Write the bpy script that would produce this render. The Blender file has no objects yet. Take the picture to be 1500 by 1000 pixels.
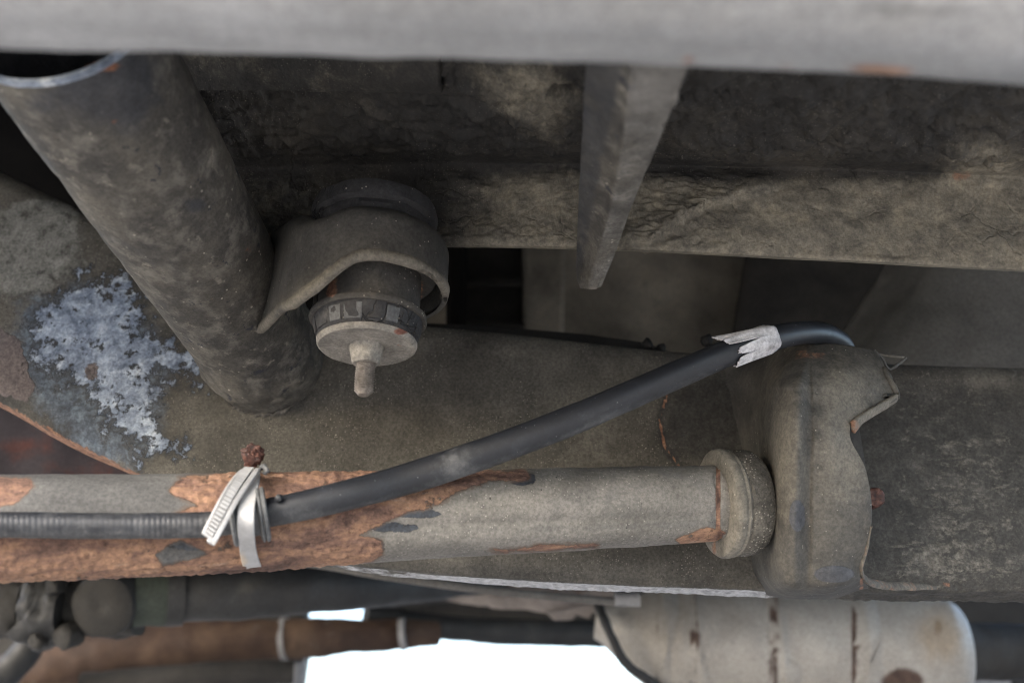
import bpy, math, random
import numpy as np
from mathutils import Vector

random.seed(7)
rng = np.random.default_rng(11)
SC = bpy.context.scene
COL = SC.collection

# ------------------------------------------------------------------ camera
TH = math.radians(24.0)                 # the camera lies low beside the car and looks up under the sill
CAM = np.array([0.0, 0.0, 0.34])
LENS = 35.0
F = 1500 * LENS / 36.0                  # focal length in photograph pixels
cd = bpy.data.cameras.new('camera')
cd.lens = LENS
cd.sensor_width = 36
cd.clip_start = 0.01
cd.clip_end = 3000
cd.dof.use_dof = True
cd.dof.focus_distance = 0.50
cd.dof.aperture_fstop = 6.3
cam = bpy.data.objects.new('camera', cd)
cam.location = CAM
cam.rotation_euler = (math.pi / 2 + TH, 0, 0)
COL.objects.link(cam)
SC.camera = cam

# ------------------------------------------------------------------ sky, sun, exposure
W = bpy.data.worlds.new('World')
SC.world = W
W.use_nodes = True
wn = W.node_tree
sky = wn.nodes.new('ShaderNodeTexSky')
sky.sky_type = 'NISHITA'
sky.sun_disc = False
SUN_EL, SUN_AZ = math.radians(35), math.radians(222)
sky.sun_elevation = SUN_EL
sky.sun_rotation = SUN_AZ
sky.air_density = 1.0
sky.dust_density = 4.0
sky.ozone_density = 1.0
wn.links.new(sky.outputs[0], wn.nodes['Background'].inputs[0])
wn.nodes['Background'].inputs[1].default_value = 0.12

sl = bpy.data.lights.new('sun', 'SUN')
sl.energy = 1.0
sl.angle = math.radians(50)
sl.color = (1.0, 0.985, 0.965)
so = bpy.data.objects.new('sun', sl)
sd = Vector((math.sin(SUN_AZ) * math.cos(SUN_EL), math.cos(SUN_AZ) * math.cos(SUN_EL), math.sin(SUN_EL)))
so.rotation_euler = sd.to_track_quat('Z', 'Y').to_euler()
so.location = (0, -2, 4)
COL.objects.link(so)

SC.view_settings.view_transform = 'Standard'
SC.view_settings.look = 'None'
SC.view_settings.gamma = 1
SC.view_settings.exposure = 3.02
SC.cycles.filter_width = 1.0
SC.cycles.max_bounces = 6
SC.cycles.diffuse_bounces = 4

# ------------------------------------------------------------------ helpers: geometry
ct, st = math.cos(TH), math.sin(TH)
RGT = np.array([1.0, 0, 0]); FWD = np.array([0, ct, st]); UPV = np.array([0, -st, ct])


def P(px, py, zc):
    """A point in the place, measured off the photograph at a known distance."""
    return CAM + zc * (FWD + (px - 750) / F * RGT + (500 - py) / F * UPV)


def proj(V):
    D = np.asarray(V) - CAM
    z = D @ FWD
    return 750 + F * (D @ RGT) / z, 500 - F * (D @ UPV) / z


_perm = np.random.default_rng(3).permutation(256).astype(np.int64)
_perm = np.concatenate([_perm, _perm, _perm])
_grad = np.random.default_rng(4).normal(size=(256, 3))
_grad /= np.linalg.norm(_grad, axis=1)[:, None]


def noise(Pt, scale):
    """Perlin noise for an (n,3) array, about -0.7..0.7."""
    X = np.asarray(Pt).reshape(-1, 3) * scale
    I = np.floor(X).astype(np.int64); R = X - I
    I &= 255
    U = R * R * R * (R * (R * 6 - 15) + 10)
    out = 0
    for dx in (0, 1):
        for dy in (0, 1):
            for dz in (0, 1):
                h = _perm[_perm[_perm[I[:, 0] + dx] + I[:, 1] + dy] + I[:, 2] + dz]
                g = _grad[h]
                w = (U[:, 0] if dx else 1 - U[:, 0]) * (U[:, 1] if dy else 1 - U[:, 1]) * (U[:, 2] if dz else 1 - U[:, 2])
                out = out + w * ((R[:, 0] - dx) * g[:, 0] + (R[:, 1] - dy) * g[:, 1] + (R[:, 2] - dz) * g[:, 2])
    return out


def fbm(Pt, scale, octv=4, gain=0.5):
    o, a = 0, 1.0
    for k in range(octv):
        o = o + a * noise(np.asarray(Pt) + 13.7 * k, scale * 2 ** k)
        a *= gain
    return o


def smooth(x, a, b):
    t = np.clip((x - a) / (b - a), 0, 1)
    return t * t * (3 - 2 * t)


def sdpoly(px, py, poly):
    """Signed distance in pixels to a polygon, positive inside."""
    poly = np.asarray(poly, float)
    n = len(poly)
    d = np.full(px.shape, 1e9); ins = np.zeros(px.shape, bool)
    for i in range(n):
        a, b = poly[i], poly[(i + 1) % n]
        e = b - a
        t = np.clip(((px - a[0]) * e[0] + (py - a[1]) * e[1]) / (e @ e), 0, 1)
        d = np.minimum(d, np.hypot(px - a[0] - t * e[0], py - a[1] - t * e[1]))
        c = (a[1] > py) != (b[1] > py)
        with np.errstate(divide='ignore', invalid='ignore'):
            xi = (b[0] - a[0]) * (py - a[1]) / (b[1] - a[1]) + a[0]
        ins ^= c & (px < xi)
    return np.where(ins, d, -d)


def sdline(px, py, line):
    """Distance to a polyline and which side of it (positive above in the picture)."""
    d = np.full(px.shape, 1e9); s = np.zeros(px.shape)
    for a, b in zip(line[:-1], line[1:]):
        a = np.array(a, float); b = np.array(b, float); e = b - a
        t = np.clip(((px - a[0]) * e[0] + (py - a[1]) * e[1]) / (e @ e), 0, 1)
        dd = np.hypot(px - a[0] - t * e[0], py - a[1] - t * e[1])
        side = np.sign(e[0] * (py - a[1]) - e[1] * (px - a[0]))
        s = np.where(dd < d, -side, s); d = np.minimum(d, dd)
    return d, s


def field(sd, w):
    return np.clip(0.5 + sd / (2.0 * w), 0, 1)


def spline(pts, n, closed=False):
    """Catmull-Rom through control rows; pts is (k, ...) and comes back as (n, ...)."""
    A = np.asarray(pts, float)
    k = len(A)
    if k == 2:
        t = np.linspace(0, 1, n).reshape((-1,) + (1,) * (A.ndim - 1))
        return A[0] * (1 - t) + A[1] * t
    u = np.linspace(0, k - 1, n)
    i = np.clip(np.floor(u).astype(int), 0, k - 2)
    t = (u - i).reshape((-1,) + (1,) * (A.ndim - 1))
    p0 = A[np.clip(i - 1, 0, k - 1)]; p1 = A[i]; p2 = A[i + 1]; p3 = A[np.clip(i + 2, 0, k - 1)]
    p0 = np.where((i == 0).reshape(t.shape), 2 * p1 - p2, p0)
    p3 = np.where((i == k - 2).reshape(t.shape), 2 * p2 - p1, p3)
    return 0.5 * (2 * p1 + (p2 - p0) * t + (2 * p0 - 5 * p1 + 4 * p2 - p3) * t ** 2 + (3 * p1 - p0 - 3 * p2 + p3) * t ** 3)


def thing(name, label, cat, loc, group=None):
    o = bpy.data.objects.new(name, None)
    o.empty_display_size = 0.02
    o.location = Vector(loc)
    COL.objects.link(o)
    o['label'] = label; o['category'] = cat
    if group: o['group'] = group
    return o


def wloc(o):
    v = Vector((0, 0, 0))
    while o is not None:
        v += o.location
        o = o.parent
    return np.array(v)


def link(name, V, faces, mat, parent=None, label=None, sm=True, attrs=None, sharp=None):
    V = np.asarray(V, float).reshape(-1, 3)
    org = wloc(parent) if parent is not None else V.mean(0)
    me = bpy.data.meshes.new(name)
    me.from_pydata((V - org).tolist(), [], faces)
    me.update()
    if sm:
        me.polygons.foreach_set('use_smooth', [True] * len(me.polygons))
        if sharp: me.set_sharp_from_angle(angle=math.radians(sharp))
    for a, vals in (attrs or {}).items():
        at = me.attributes.new(a, 'FLOAT', 'POINT')
        at.data.foreach_set('value', np.asarray(vals, np.float32).ravel())
    me.materials.append(mat)
    o = bpy.data.objects.new(name, me)
    COL.objects.link(o)
    if parent is not None: o.parent = parent
    else: o.location = Vector(org)
    if label: o['label'] = label
    return o


def gnormals(G):
    du = np.gradient(G, axis=0); dv = np.gradient(G, axis=1)
    N = np.cross(du, dv)
    L = np.linalg.norm(N, axis=2, keepdims=True)
    return N / np.maximum(L, 1e-12)


def gfaces(nu, nv, flip=False, wrap_u=False, wrap_v=False):
    fs = []
    for i in range(nu if wrap_u else nu - 1):
        for j in range(nv if wrap_v else nv - 1):
            a = i * nv + j; b = ((i + 1) % nu) * nv + j
            c = ((i + 1) % nu) * nv + (j + 1) % nv; d = i * nv + (j + 1) % nv
            fs.append((a, d, c, b) if flip else (a, b, c, d))
    return fs


def sheet(name, rows, nu, nv, mat, parent, thick=0.002, disp=None, attrs=None, label=None, dense_linear=False):
    """A pressed sheet through rows of control points, facing the open side, with real thickness."""
    G = spline(rows, nu)
    G = np.swapaxes(spline(np.swapaxes(G, 0, 1), nv), 0, 1)
    N = gnormals(G)
    flip = np.mean(np.sum(N * (CAM - G), axis=2)) < 0
    if flip: N = -N
    if disp is not None:
        px, py = proj(G.reshape(-1, 3))
        G = G + N * disp(G.reshape(-1, 3), px, py).reshape(nu, nv, 1)
    at = None
    if attrs:
        px, py = proj(G.reshape(-1, 3))
        at = attrs(G.reshape(-1, 3), px, py)
    o = link(name, G, gfaces(nu, nv, flip), mat, parent, label, True, at)
    if thick:
        m = o.modifiers.new('thickness', 'SOLIDIFY'); m.thickness = thick; m.offset = -1
    return o


def frames(C):
    T = np.gradient(C, axis=0)
    T /= np.linalg.norm(T, axis=1)[:, None]
    ref = np.array([0, 0, 1.0]) if abs(T[0][2]) < 0.9 else np.array([0, 1.0, 0])
    n = ref - T[0] * (ref @ T[0]); n /= np.linalg.norm(n)
    N, B = [], []
    for t in T:
        n = n - t * (n @ t); n = n / np.linalg.norm(n)
        N.append(n); B.append(np.cross(t, n))
    return T, np.array(N), np.array(B)


def tube(name, pts, rad, mat, parent, nl=60, ns=40, cross=None, disp=None, attrs=None, caps=True, label=None, bore=0.0, sharp=None):
    """A round bar or pipe along a path; cross(theta, t) scales the section; bore makes it hollow at the ends."""
    C = spline(pts, nl)
    R = spline(np.asarray(rad, float).reshape(-1, 1) * np.ones((len(pts), 1)) if np.ndim(rad) else np.full((len(pts), 1), rad), nl)[:, 0]
    T, N, B = frames(C)
    th = np.linspace(0, 2 * math.pi, ns, endpoint=False)
    t = np.linspace(0, 1, nl)
    S = np.ones((nl, ns)) if cross is None else cross(th[None, :], t[:, None]) * np.ones((nl, ns))
    dirs = N[:, None, :] * np.cos(th)[None, :, None] + B[:, None, :] * np.sin(th)[None, :, None]
    G = C[:, None, :] + dirs * (R[:, None] * S)[:, :, None]
    if disp is not None:
        px, py = proj(G.reshape(-1, 3))
        G = G + dirs * disp(G.reshape(-1, 3), px, py).reshape(nl, ns, 1)
    V = G.reshape(-1, 3)
    at = None
    fs = gfaces(nl, ns, False, False, True)
    if bore > 0:
        Gi = C[:, None, :] + dirs * ((R - bore)[:, None] * S)[:, :, None]
        off = len(V); V = np.concatenate([V, Gi.reshape(-1, 3)])
        fs += [tuple(off + x for x in f) for f in gfaces(nl, ns, True, False, True)]
        for e in (0, nl - 1):
            for j in range(ns):
                a = e * ns + j; b = e * ns + (j + 1) % ns
                f = (a, b, off + b, off + a)
                fs.append(f if e == 0 else f[::-1])
    elif caps:
        off = len(V); V = np.concatenate([V, C[:1], C[-1:]])
        for j in range(ns):
            fs.append((off, (j + 1) % ns, j)); k = (nl - 1) * ns
            fs.append((off + 1, k + j, k + (j + 1) % ns))
    if attrs:
        px, py = proj(V); at = attrs(V, px, py)
    # outward winding
    o = link(name, V, [f[::-1] for f in fs], mat, parent, label, True, at, sharp or (60 if caps and not bore else (50 if bore else None)))
    return o


def lathe(name, prof, org, axis, mat, parent, ns=64, disp=None, attrs=None, label=None, arc=None, sharp=35, closed=False, lump=0):
    """Turned part: prof is (radius, height) along axis from org; arc limits the sweep."""
    axis = np.asarray(axis, float); axis /= np.linalg.norm(axis)
    ref = np.array([1.0, 0, 0]) if abs(axis[0]) < 0.9 else np.array([0, 0, 1.0])
    n = ref - axis * (ref @ axis); n /= np.linalg.norm(n); b = np.cross(axis, n)
    a0, a1 = arc if arc else (0, 2 * math.pi)
    th = np.linspace(a0, a1, ns, endpoint=arc is not None)
    pr = np.asarray(prof, float)
    if lump: pr = spline(pr, lump)
    dirs = n[None, :] * np.cos(th)[:, None] + b[None, :] * np.sin(th)[:, None]
    G = org + axis * pr[:, 1][:, None, None] + dirs[None] * pr[:, 0][:, None, None]
    if disp is not None:
        px, py = proj(G.reshape(-1, 3))
        G = G + dirs[None] * disp(G.reshape(-1, 3), px, py).reshape(len(pr), ns, 1)
    at = None
    if attrs:
        px, py = proj(G.reshape(-1, 3)); at = attrs(G.reshape(-1, 3), px, py)
    fs = gfaces(len(pr), ns, True, closed, arc is None)
    if arc is not None and closed:
        m = len(pr)
        fs.append(tuple(i * ns for i in range(m))); fs.append(tuple(i * ns + ns - 1 for i in range(m))[::-1])
    return link(name, G, fs, mat, parent, label, True, at, sharp)


def prism(name, outline, depth_vec, mat, parent, label=None, bevel=0.0012):
    """A solid plate: an outline and the direction and length of its thickness."""
    A = np.asarray(outline, float); n = len(A)
    V = np.concatenate([A, A + np.asarray(depth_vec, float)])
    fs = [tuple(range(n)), tuple(range(2 * n - 1, n - 1, -1))]
    for i in range(n):
        j = (i + 1) % n
        fs.append((j, i, n + i, n + j))
    o = link(name, V, fs, mat, parent, label, False)
    if bevel:
        m = o.modifiers.new('edge', 'BEVEL'); m.width = bevel; m.segments = 2
    return o


# ------------------------------------------------------------------ helpers: materials
class NT:
    def __init__(s, name):
        s.m = bpy.data.materials.new(name); s.m.use_nodes = True
        s.t = s.m.node_tree; s.b = s.t.nodes['Principled BSDF']

    def n(s, typ, props=None, **ins):
        nd = s.t.nodes.new(typ)
        for k, v in (props or {}).items(): setattr(nd, k, v)
        for k, v in ins.items():
            k = k.replace('_', ' ')
            s.put(nd.inputs[int(k[1:]) if k[0] == 'i' and k[1:].isdigit() else k], v)
        return nd

    def put(s, sock, v):
        if isinstance(v, bpy.types.NodeSocket): s.t.links.new(v, sock)
        elif isinstance(v, bpy.types.Node): s.t.links.new(v.outputs[0], sock)
        elif isinstance(v, (tuple, list)) and len(v) == 3 and sock.type == 'RGBA': sock.default_value = (*v, 1)
        else: sock.default_value = v

    def math(s, op, a, b=0.0, c=0.0, clamp=False):
        return s.n('ShaderNodeMath', {'operation': op, 'use_clamp': clamp}, i0=a, i1=b, i2=c).outputs[0]

    def mixc(s, f, a, b, mode='MIX'):
        nd = s.t.nodes.new('ShaderNodeMix'); nd.data_type = 'RGBA'; nd.blend_type = mode
        s.put(nd.inputs[0], f); s.put(nd.inputs[6], a); s.put(nd.inputs[7], b)
        return nd.outputs[2]

    def mixf(s, f, a, b):
        nd = s.t.nodes.new('ShaderNodeMix'); s.put(nd.inputs[0], f); s.put(nd.inputs[2], a); s.put(nd.inputs[3], b)
        return nd.outputs[0]

    def noise(s, co, scale, detail=6, rough=0.6, dist=0.0, col=False):
        nd = s.n('ShaderNodeTexNoise', None, Vector=co, Scale=scale, Detail=detail, Roughness=rough, Distortion=dist)
        return nd.outputs['Color' if col else 'Fac']

    def step(s, v, lo, hi):
        nd = s.n('ShaderNodeMapRange', {'interpolation_type': 'SMOOTHSTEP'}, i0=v, i1=lo, i2=hi, i3=0.0, i4=1.0)
        return nd.outputs[0]

    def ramp(s, v, stops):
        nd = s.t.nodes.new('ShaderNodeValToRGB'); s.put(nd.inputs[0], v)
        e = nd.color_ramp.elements
        while len(e) < len(stops): e.new(0.5)
        for el, (p, c) in zip(e, stops): el.position = p; el.color = (*c, 1)
        return nd.outputs[0]

    def attr(s, name):
        nd = s.t.nodes.new('ShaderNodeAttribute'); nd.attribute_name = name
        return nd.outputs['Fac']

    def co(s, stretch=None):
        c = s.t.nodes.new('ShaderNodeTexCoord').outputs['Object']
        if stretch: c = s.n('ShaderNodeMapping', None, Vector=c, Scale=stretch).outputs[0]
        return c


def grime(name, stops, scale=35, rough=(0.65, 0.9), bump=0.0004, bscale=180, fine=0.00008, specks=None, wet=None,
          masks=(), stretch=None, metal=0.0, patches=None, grain=0.18, cracks=0.0, spec=0.4, pits=None):
    """Dirty metal: a mottled base, patches of other grime, pale grit, and named wear masks with ragged edges."""
    k = NT(name); c = k.co(stretch); c0 = k.co()
    base = k.noise(c, scale, 9, 0.62, 0.3)
    col = k.ramp(base, stops)
    r = k.mixf(k.noise(c, scale * 2.3, 4), rough[0], rough[1])
    h = k.math('MULTIPLY', k.noise(c0, bscale, 8, 0.62), bump)
    if wet:
        wf = k.math('MULTIPLY', k.step(k.noise(c0, wet[0], 6, 0.6), 0.55, 0.68), wet[1])
        r = k.mixf(wf, r, 0.3)
        col = k.mixc(k.math('MULTIPLY', wf, 0.7), col, (0.016, 0.016, 0.017))
    if cracks:
        v = k.n('ShaderNodeTexVoronoi', {'feature': 'DISTANCE_TO_EDGE'}, Vector=k.n('ShaderNodeVectorMath', {'operation': 'ADD'}, i0=c0, i1=k.n('ShaderNodeVectorMath', {'operation': 'SCALE'}, i0=k.noise(c0, 60, 3, 0.6, 0, True), Scale=0.02).outputs[0]).outputs[0], Scale=bscale * 0.45).outputs['Distance']
        gate = k.step(k.noise(c0, 28, 3), 0.5, 0.62)
        ck = k.math('MULTIPLY', k.math('SUBTRACT', 1.0, k.step(v, 0.0, 0.09)), gate)
        h = k.math('SUBTRACT', h, k.math('MULTIPLY', ck, cracks))
        col = k.mixc(k.math('MULTIPLY', ck, 0.5), col, (0.012, 0.011, 0.01))
    gn = k.noise(c0, 620, 5, 0.75)
    h = k.math('ADD', h, k.math('MULTIPLY', gn, fine))
    gn = k.step(gn, 0.3, 0.7)
    col = k.mixc(grain * 2, col, k.mixc(gn, (0.1, 0.1, 0.1), (0.9, 0.9, 0.9)), 'OVERLAY')
    if patches:                                                     # (colour, scale, lo, hi, amount)
        for pc, ps, lo, hi, am in patches:
            f = k.math('MULTIPLY', k.step(k.noise(c, ps, 9, 0.72, 0.12), lo, hi), am)
            col = k.mixc(f, col, pc)
    if specks:                                                      # (colour, scale, size, share)
        for pc, ps, sz, sh in specks:
            v = k.n('ShaderNodeTexVoronoi', None, Vector=c0, Scale=ps, Randomness=1.0)
            rnd = k.n('ShaderNodeSeparateColor', None, Color=v.outputs['Color']).outputs[0]
            size = k.math('MULTIPLY', rnd, sz)
            f = k.math('MULTIPLY', k.math('LESS_THAN', v.outputs['Distance'], size), k.math('GREATER_THAN', rnd, 1 - sh))
            f = k.math('MULTIPLY', f, k.step(k.noise(c0, 30, 4), 0.38, 0.6))
            col = k.mixc(k.math('MULTIPLY', f, 0.85), col, pc)
            h = k.math('ADD', h, k.math('MULTIPLY', f, 0.00015))
    for mk in masks:                                                # dict: attr, stops, scale, amp, ns, edge, height, rough, metal
        a = k.attr(mk['attr'])
        ng = k.noise(k.co(mk['fs']) if mk.get('fs') else c0, mk.get('ns', 90), 9, mk.get('nr', 0.66), mk.get('nd', 0.4))
        v = k.math('ADD', a, k.math('MULTIPLY', k.math('SUBTRACT', ng, 0.5), mk.get('amp', 1.2)))
        e = mk.get('edge', 0.02)
        f = k.step(v, 0.5 - e, 0.5 + e)
        cm = k.co(mk['stretch']) if mk.get('stretch') else c0
        mc = k.ramp(k.noise(cm, mk.get('scale', 160), 9, mk.get('cr', 0.68), 0.3), mk['stops'])
        if mk.get('pits'):
            pf = k.step(k.noise(c0, mk['pits'], 6, 0.7), 0.56, 0.66)
            mc = k.mixc(k.math('MULTIPLY', pf, 0.55), mc, (0.045, 0.022, 0.017))
        if mk.get('halo'):
            hl = k.math('MULTIPLY', k.step(v, 0.5 - mk['halo'][1], 0.5), 0.75)
            col = k.mixc(hl, col, mk['halo'][0])
        mc = k.mixc(mk.get('grain', grain) * 2, mc, k.mixc(gn, (0.1, 0.1, 0.1), (0.9, 0.9, 0.9)), 'OVERLAY')
        if mk.get('holes'):
            f = k.math('MULTIPLY', f, k.math('SUBTRACT', 1.0, k.step(k.noise(c0, mk['holes'][0], 8, 0.72), mk['holes'][1], mk['holes'][1] + 0.03)))
        f = k.math('MULTIPLY', f, mk.get('amount', 1.0))
        if mk.get('rim'):
            rim = k.math('MULTIPLY', k.step(v, 0.5 - 4 * e, 0.5 - e), k.math('SUBTRACT', 1.0, f))
            col = k.mixc(k.math('MULTIPLY', rim, 0.8), col, mk['rim'])
        col = k.mixc(f, col, mc)
        r = k.mixf(f, r, mk.get('rough', 0.85))
        h = k.math('ADD', h, k.math('MULTIPLY', f, mk.get('height', 0.0)))
        if mk.get('mbump'):
            h = k.math('ADD', h, k.math('MULTIPLY', f, k.math('MULTIPLY', k.noise(c0, mk.get('mbs', 300), 8, 0.7), mk['mbump'])))
    k.put(k.b.inputs['Base Color'], col)
    k.put(k.b.inputs['Roughness'], r)
    k.b.inputs['Metallic'].default_value = metal
    k.b.inputs['Specular IOR Level'].default_value = spec
    bp = k.n('ShaderNodeBump', None, Height=h, Distance=1.0, Strength=1.0)
    k.put(k.b.inputs['Normal'], bp)
    return k.m


RUST = [(0.25, (0.06, 0.028, 0.02)), (0.4, (0.14, 0.072, 0.05)), (0.5, (0.235, 0.125, 0.08)), (0.58, (0.30, 0.165, 0.1)), (0.66, (0.31, 0.2, 0.15)), (0.78, (0.4, 0.33, 0.28))]
ARMRUST = [(0.26, (0.045, 0.026, 0.021)), (0.38, (0.1, 0.06, 0.048)), (0.47, (0.175, 0.103, 0.077)), (0.54, (0.26, 0.152, 0.1)), (0.6, (0.3, 0.18, 0.115)), (0.66, (0.3, 0.22, 0.18)), (0.76, (0.44, 0.385, 0.35))]
PALE = (0.42, 0.39, 0.33)

M = {}
M['sill'] = grime('weathered_sill_paint', [(0.3, (0.17, 0.174, 0.177)), (0.5, (0.29, 0.295, 0.3)), (0.7, (0.42, 0.426, 0.435))], scale=14, bump=0.0004, bscale=60,
                  stretch=(0.35, 1, 1), patches=[((0.12, 0.125, 0.13), 22, 0.58, 0.75, 0.7), ((0.5, 0.48, 0.44), 55, 0.66, 0.72, 0.8), ((0.3, 0.13, 0.06), 42, 0.66, 0.74, 0.7)], rough=(0.4, 0.7),
                  masks=[dict(attr='rust', stops=[(0.3, (0.16, 0.07, 0.04)), (0.7, (0.42, 0.2, 0.09))], ns=60, amp=1.0, edge=0.15, scale=90, amount=0.8), dict(attr='dark', stops=[(0.3, (0.05, 0.052, 0.055)), (0.7, (0.12, 0.122, 0.125))], ns=40, amp=1.3, edge=0.2, scale=60, amount=0.8)])
M['undercoat'] = grime('dusty_black_underseal', [(0.3, (0.011, 0.0107, 0.0105)), (0.5, (0.024, 0.0227, 0.021)), (0.7, (0.056, 0.05, 0.041))], scale=16, bump=0.0014, bscale=150, fine=0.0001, cracks=0.0004,
                       specks=[((0.22, 0.2, 0.17), 620, 0.2, 0.05), ((0.13, 0.118, 0.1), 1000, 0.35, 0.2)],
                       masks=[dict(attr='dust', stops=[(0.3, (0.095, 0.087, 0.071)), (0.5, (0.21, 0.19, 0.15)), (0.7, (0.34, 0.303, 0.225))], ns=45, amp=1.3, nr=0.75, edge=0.32, scale=70, amount=0.85),
                              dict(attr='rust', stops=RUST, ns=120, amp=0.7, edge=0.1, scale=200)])
M['rail'] = grime('dusty_chassis_paint', [(0.3, (0.045, 0.042, 0.036)), (0.5, (0.088, 0.083, 0.071)), (0.7, (0.14, 0.131, 0.112))], scale=22, bump=0.00025, bscale=190, fine=0.0001,
                  specks=[(PALE, 520, 0.2, 0.05), ((0.02, 0.02, 0.02), 420, 0.2, 0.1), ((0.25, 0.23, 0.2), 900, 0.35, 0.3)], grain=0.24,
                  patches=[((0.075, 0.07, 0.06), 30, 0.55, 0.68, 0.6)],
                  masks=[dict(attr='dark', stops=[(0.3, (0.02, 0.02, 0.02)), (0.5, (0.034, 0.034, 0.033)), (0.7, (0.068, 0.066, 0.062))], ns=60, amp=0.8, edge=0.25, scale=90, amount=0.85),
                         dict(attr='streak', stops=[(0.4, (0.1, 0.093, 0.08)), (0.7, (0.22, 0.208, 0.182))], ns=230, fs=(0.4, 1, 0.8), amp=1.7, nr=0.8, edge=0.12, scale=300, amount=0.75),
                         dict(attr='pale', stops=[(0.36, (0.06, 0.06, 0.056)), (0.46, (0.2, 0.203, 0.187)), (0.7, (0.32, 0.32, 0.3))], ns=70, amp=0.9, edge=0.12, scale=90, amount=0.8),
                         dict(attr='bare', stops=[(0.35, (0.035, 0.046, 0.066)), (0.5, (0.075, 0.1, 0.135)), (0.65, (0.15, 0.19, 0.235))], ns=110, amp=0.8, edge=0.2, scale=130, height=-0.0002, rough=0.6, amount=0.9),
                         dict(attr='peel', stops=[(0.34, (0.10, 0.13, 0.185)), (0.46, (0.19, 0.235, 0.31)), (0.56, (0.31, 0.37, 0.46)), (0.7, (0.5, 0.56, 0.63))], ns=95, amp=2.1, nr=0.76, nd=0.0, edge=0.06, holes=(120, 0.575), scale=110, height=-0.0007, rough=0.6, rim=(0.035, 0.035, 0.035)),  # dark rim paints a shadow round the lifted paint edges
                         dict(attr='mauve', stops=[(0.3, (0.1, 0.085, 0.085)), (0.7, (0.16, 0.135, 0.13))], ns=150, amp=0.8, edge=0.03, scale=220, height=0.0003),
                         dict(attr='rust', stops=RUST, ns=140, amp=0.8, edge=0.05, scale=230),
                         dict(attr='scrape', stops=[(0.35, (0.2, 0.205, 0.215)), (0.6, (0.5, 0.51, 0.53))], ns=120, amp=1.3, nr=0.72, edge=0.15, scale=220, rough=0.4, grain=0.1)])
M['tube'] = grime('grimy_tube_paint', [(0.3, (0.032, 0.031, 0.031)), (0.5, (0.066, 0.062, 0.055)), (0.7, (0.12, 0.11, 0.092))], scale=30, bump=0.0006, bscale=150,
                  specks=[(PALE, 300, 0.2, 0.08)], wet=(26, 0.6), patches=[((0.19, 0.178, 0.155), 75, 0.47, 0.68, 0.75), ((0.3, 0.275, 0.23), 130, 0.57, 0.7, 0.6), ((0.022, 0.025, 0.036), 60, 0.6, 0.64, 0.9), ((0.16, 0.11, 0.075), 90, 0.64, 0.7, 0.5)],
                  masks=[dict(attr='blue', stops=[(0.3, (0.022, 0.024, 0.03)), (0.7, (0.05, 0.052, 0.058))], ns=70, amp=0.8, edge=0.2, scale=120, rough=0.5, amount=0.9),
                         dict(attr='rust', stops=[(0.3, (0.12, 0.05, 0.03)), (0.7, (0.28, 0.12, 0.06))], ns=140, amp=0.8, edge=0.12, scale=200, amount=0.8),
                         dict(attr='dust', stops=[(0.3, (0.1, 0.096, 0.088)), (0.7, (0.26, 0.25, 0.235))], ns=90, amp=1.2, nr=0.72, edge=0.25, scale=60, amount=0.85),
                         dict(attr='bare', stops=[(0.4, (0.1, 0.125, 0.17)), (0.54, (0.22, 0.26, 0.32)), (0.64, (0.65, 0.68, 0.7))], ns=90, amp=0.9, edge=0.1, scale=45, rough=0.4)])
M['strap'] = grime('grimy_bracket_paint', [(0.3, (0.03, 0.0295, 0.0275)), (0.5, (0.055, 0.0527, 0.048)), (0.7, (0.09, 0.085, 0.074))], scale=40, bump=0.0003, bscale=220, specks=[(PALE, 560, 0.2, 0.08)], wet=(24, 0.45),
                   masks=[dict(attr='dust', stops=[(0.3, (0.12, 0.11, 0.092)), (0.7, (0.2, 0.182, 0.15))], ns=150, amp=1.1, nr=0.75, edge=0.3, scale=160, amount=0.8),
                          dict(attr='dark', stops=[(0.3, (0.03, 0.032, 0.038)), (0.7, (0.075, 0.078, 0.085))], ns=120, amp=0.35, edge=0.06, scale=160, height=-0.0002, rough=0.5),
                          dict(attr='rust', stops=RUST, ns=160, amp=0.8, edge=0.1, scale=220, amount=0.9)])
M['sleeve'] = grime('dark_bush_sleeve', [(0.3, (0.04, 0.039, 0.038)), (0.55, (0.07, 0.066, 0.06)), (0.75, (0.12, 0.11, 0.09))], scale=60, bump=0.00015, bscale=260, specks=[(PALE, 480, 0.24, 0.2)],
                    masks=[dict(attr='rust', stops=RUST, ns=160, amp=0.8, edge=0.1, scale=220)])
M['rubber'] = grime('perished_black_rubber', [(0.3, (0.02, 0.02, 0.022)), (0.6, (0.04, 0.04, 0.042)), (0.8, (0.1, 0.095, 0.088))], scale=90, bump=0.0003, bscale=260, cracks=0.0006, rough=(0.6, 0.85), specks=[(PALE, 520, 0.2, 0.15)])
M['washer'] = grime('corroded_zinc_washer', [(0.3, (0.13, 0.122, 0.108)), (0.5, (0.23, 0.218, 0.195)), (0.7, (0.35, 0.33, 0.295))], scale=70, bump=0.0003, bscale=200, patches=[((0.28, 0.13, 0.085), 90, 0.62, 0.7, 0.8), ((0.1, 0.095, 0.09), 60, 0.58, 0.7, 0.7)], rough=(0.5, 0.8),
                    masks=[dict(attr='rust', stops=[(0.3, (0.12, 0.05, 0.035)), (0.7, (0.24, 0.11, 0.08))], ns=150, amp=0.8, edge=0.12, scale=200)])
M['bolt'] = grime('corroded_bolt', [(0.3, (0.13, 0.115, 0.1)), (0.6, (0.26, 0.235, 0.21)), (0.8, (0.4, 0.37, 0.33))], scale=140, bump=0.0003, bscale=320, rough=(0.45, 0.7), metal=0.2)
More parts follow.
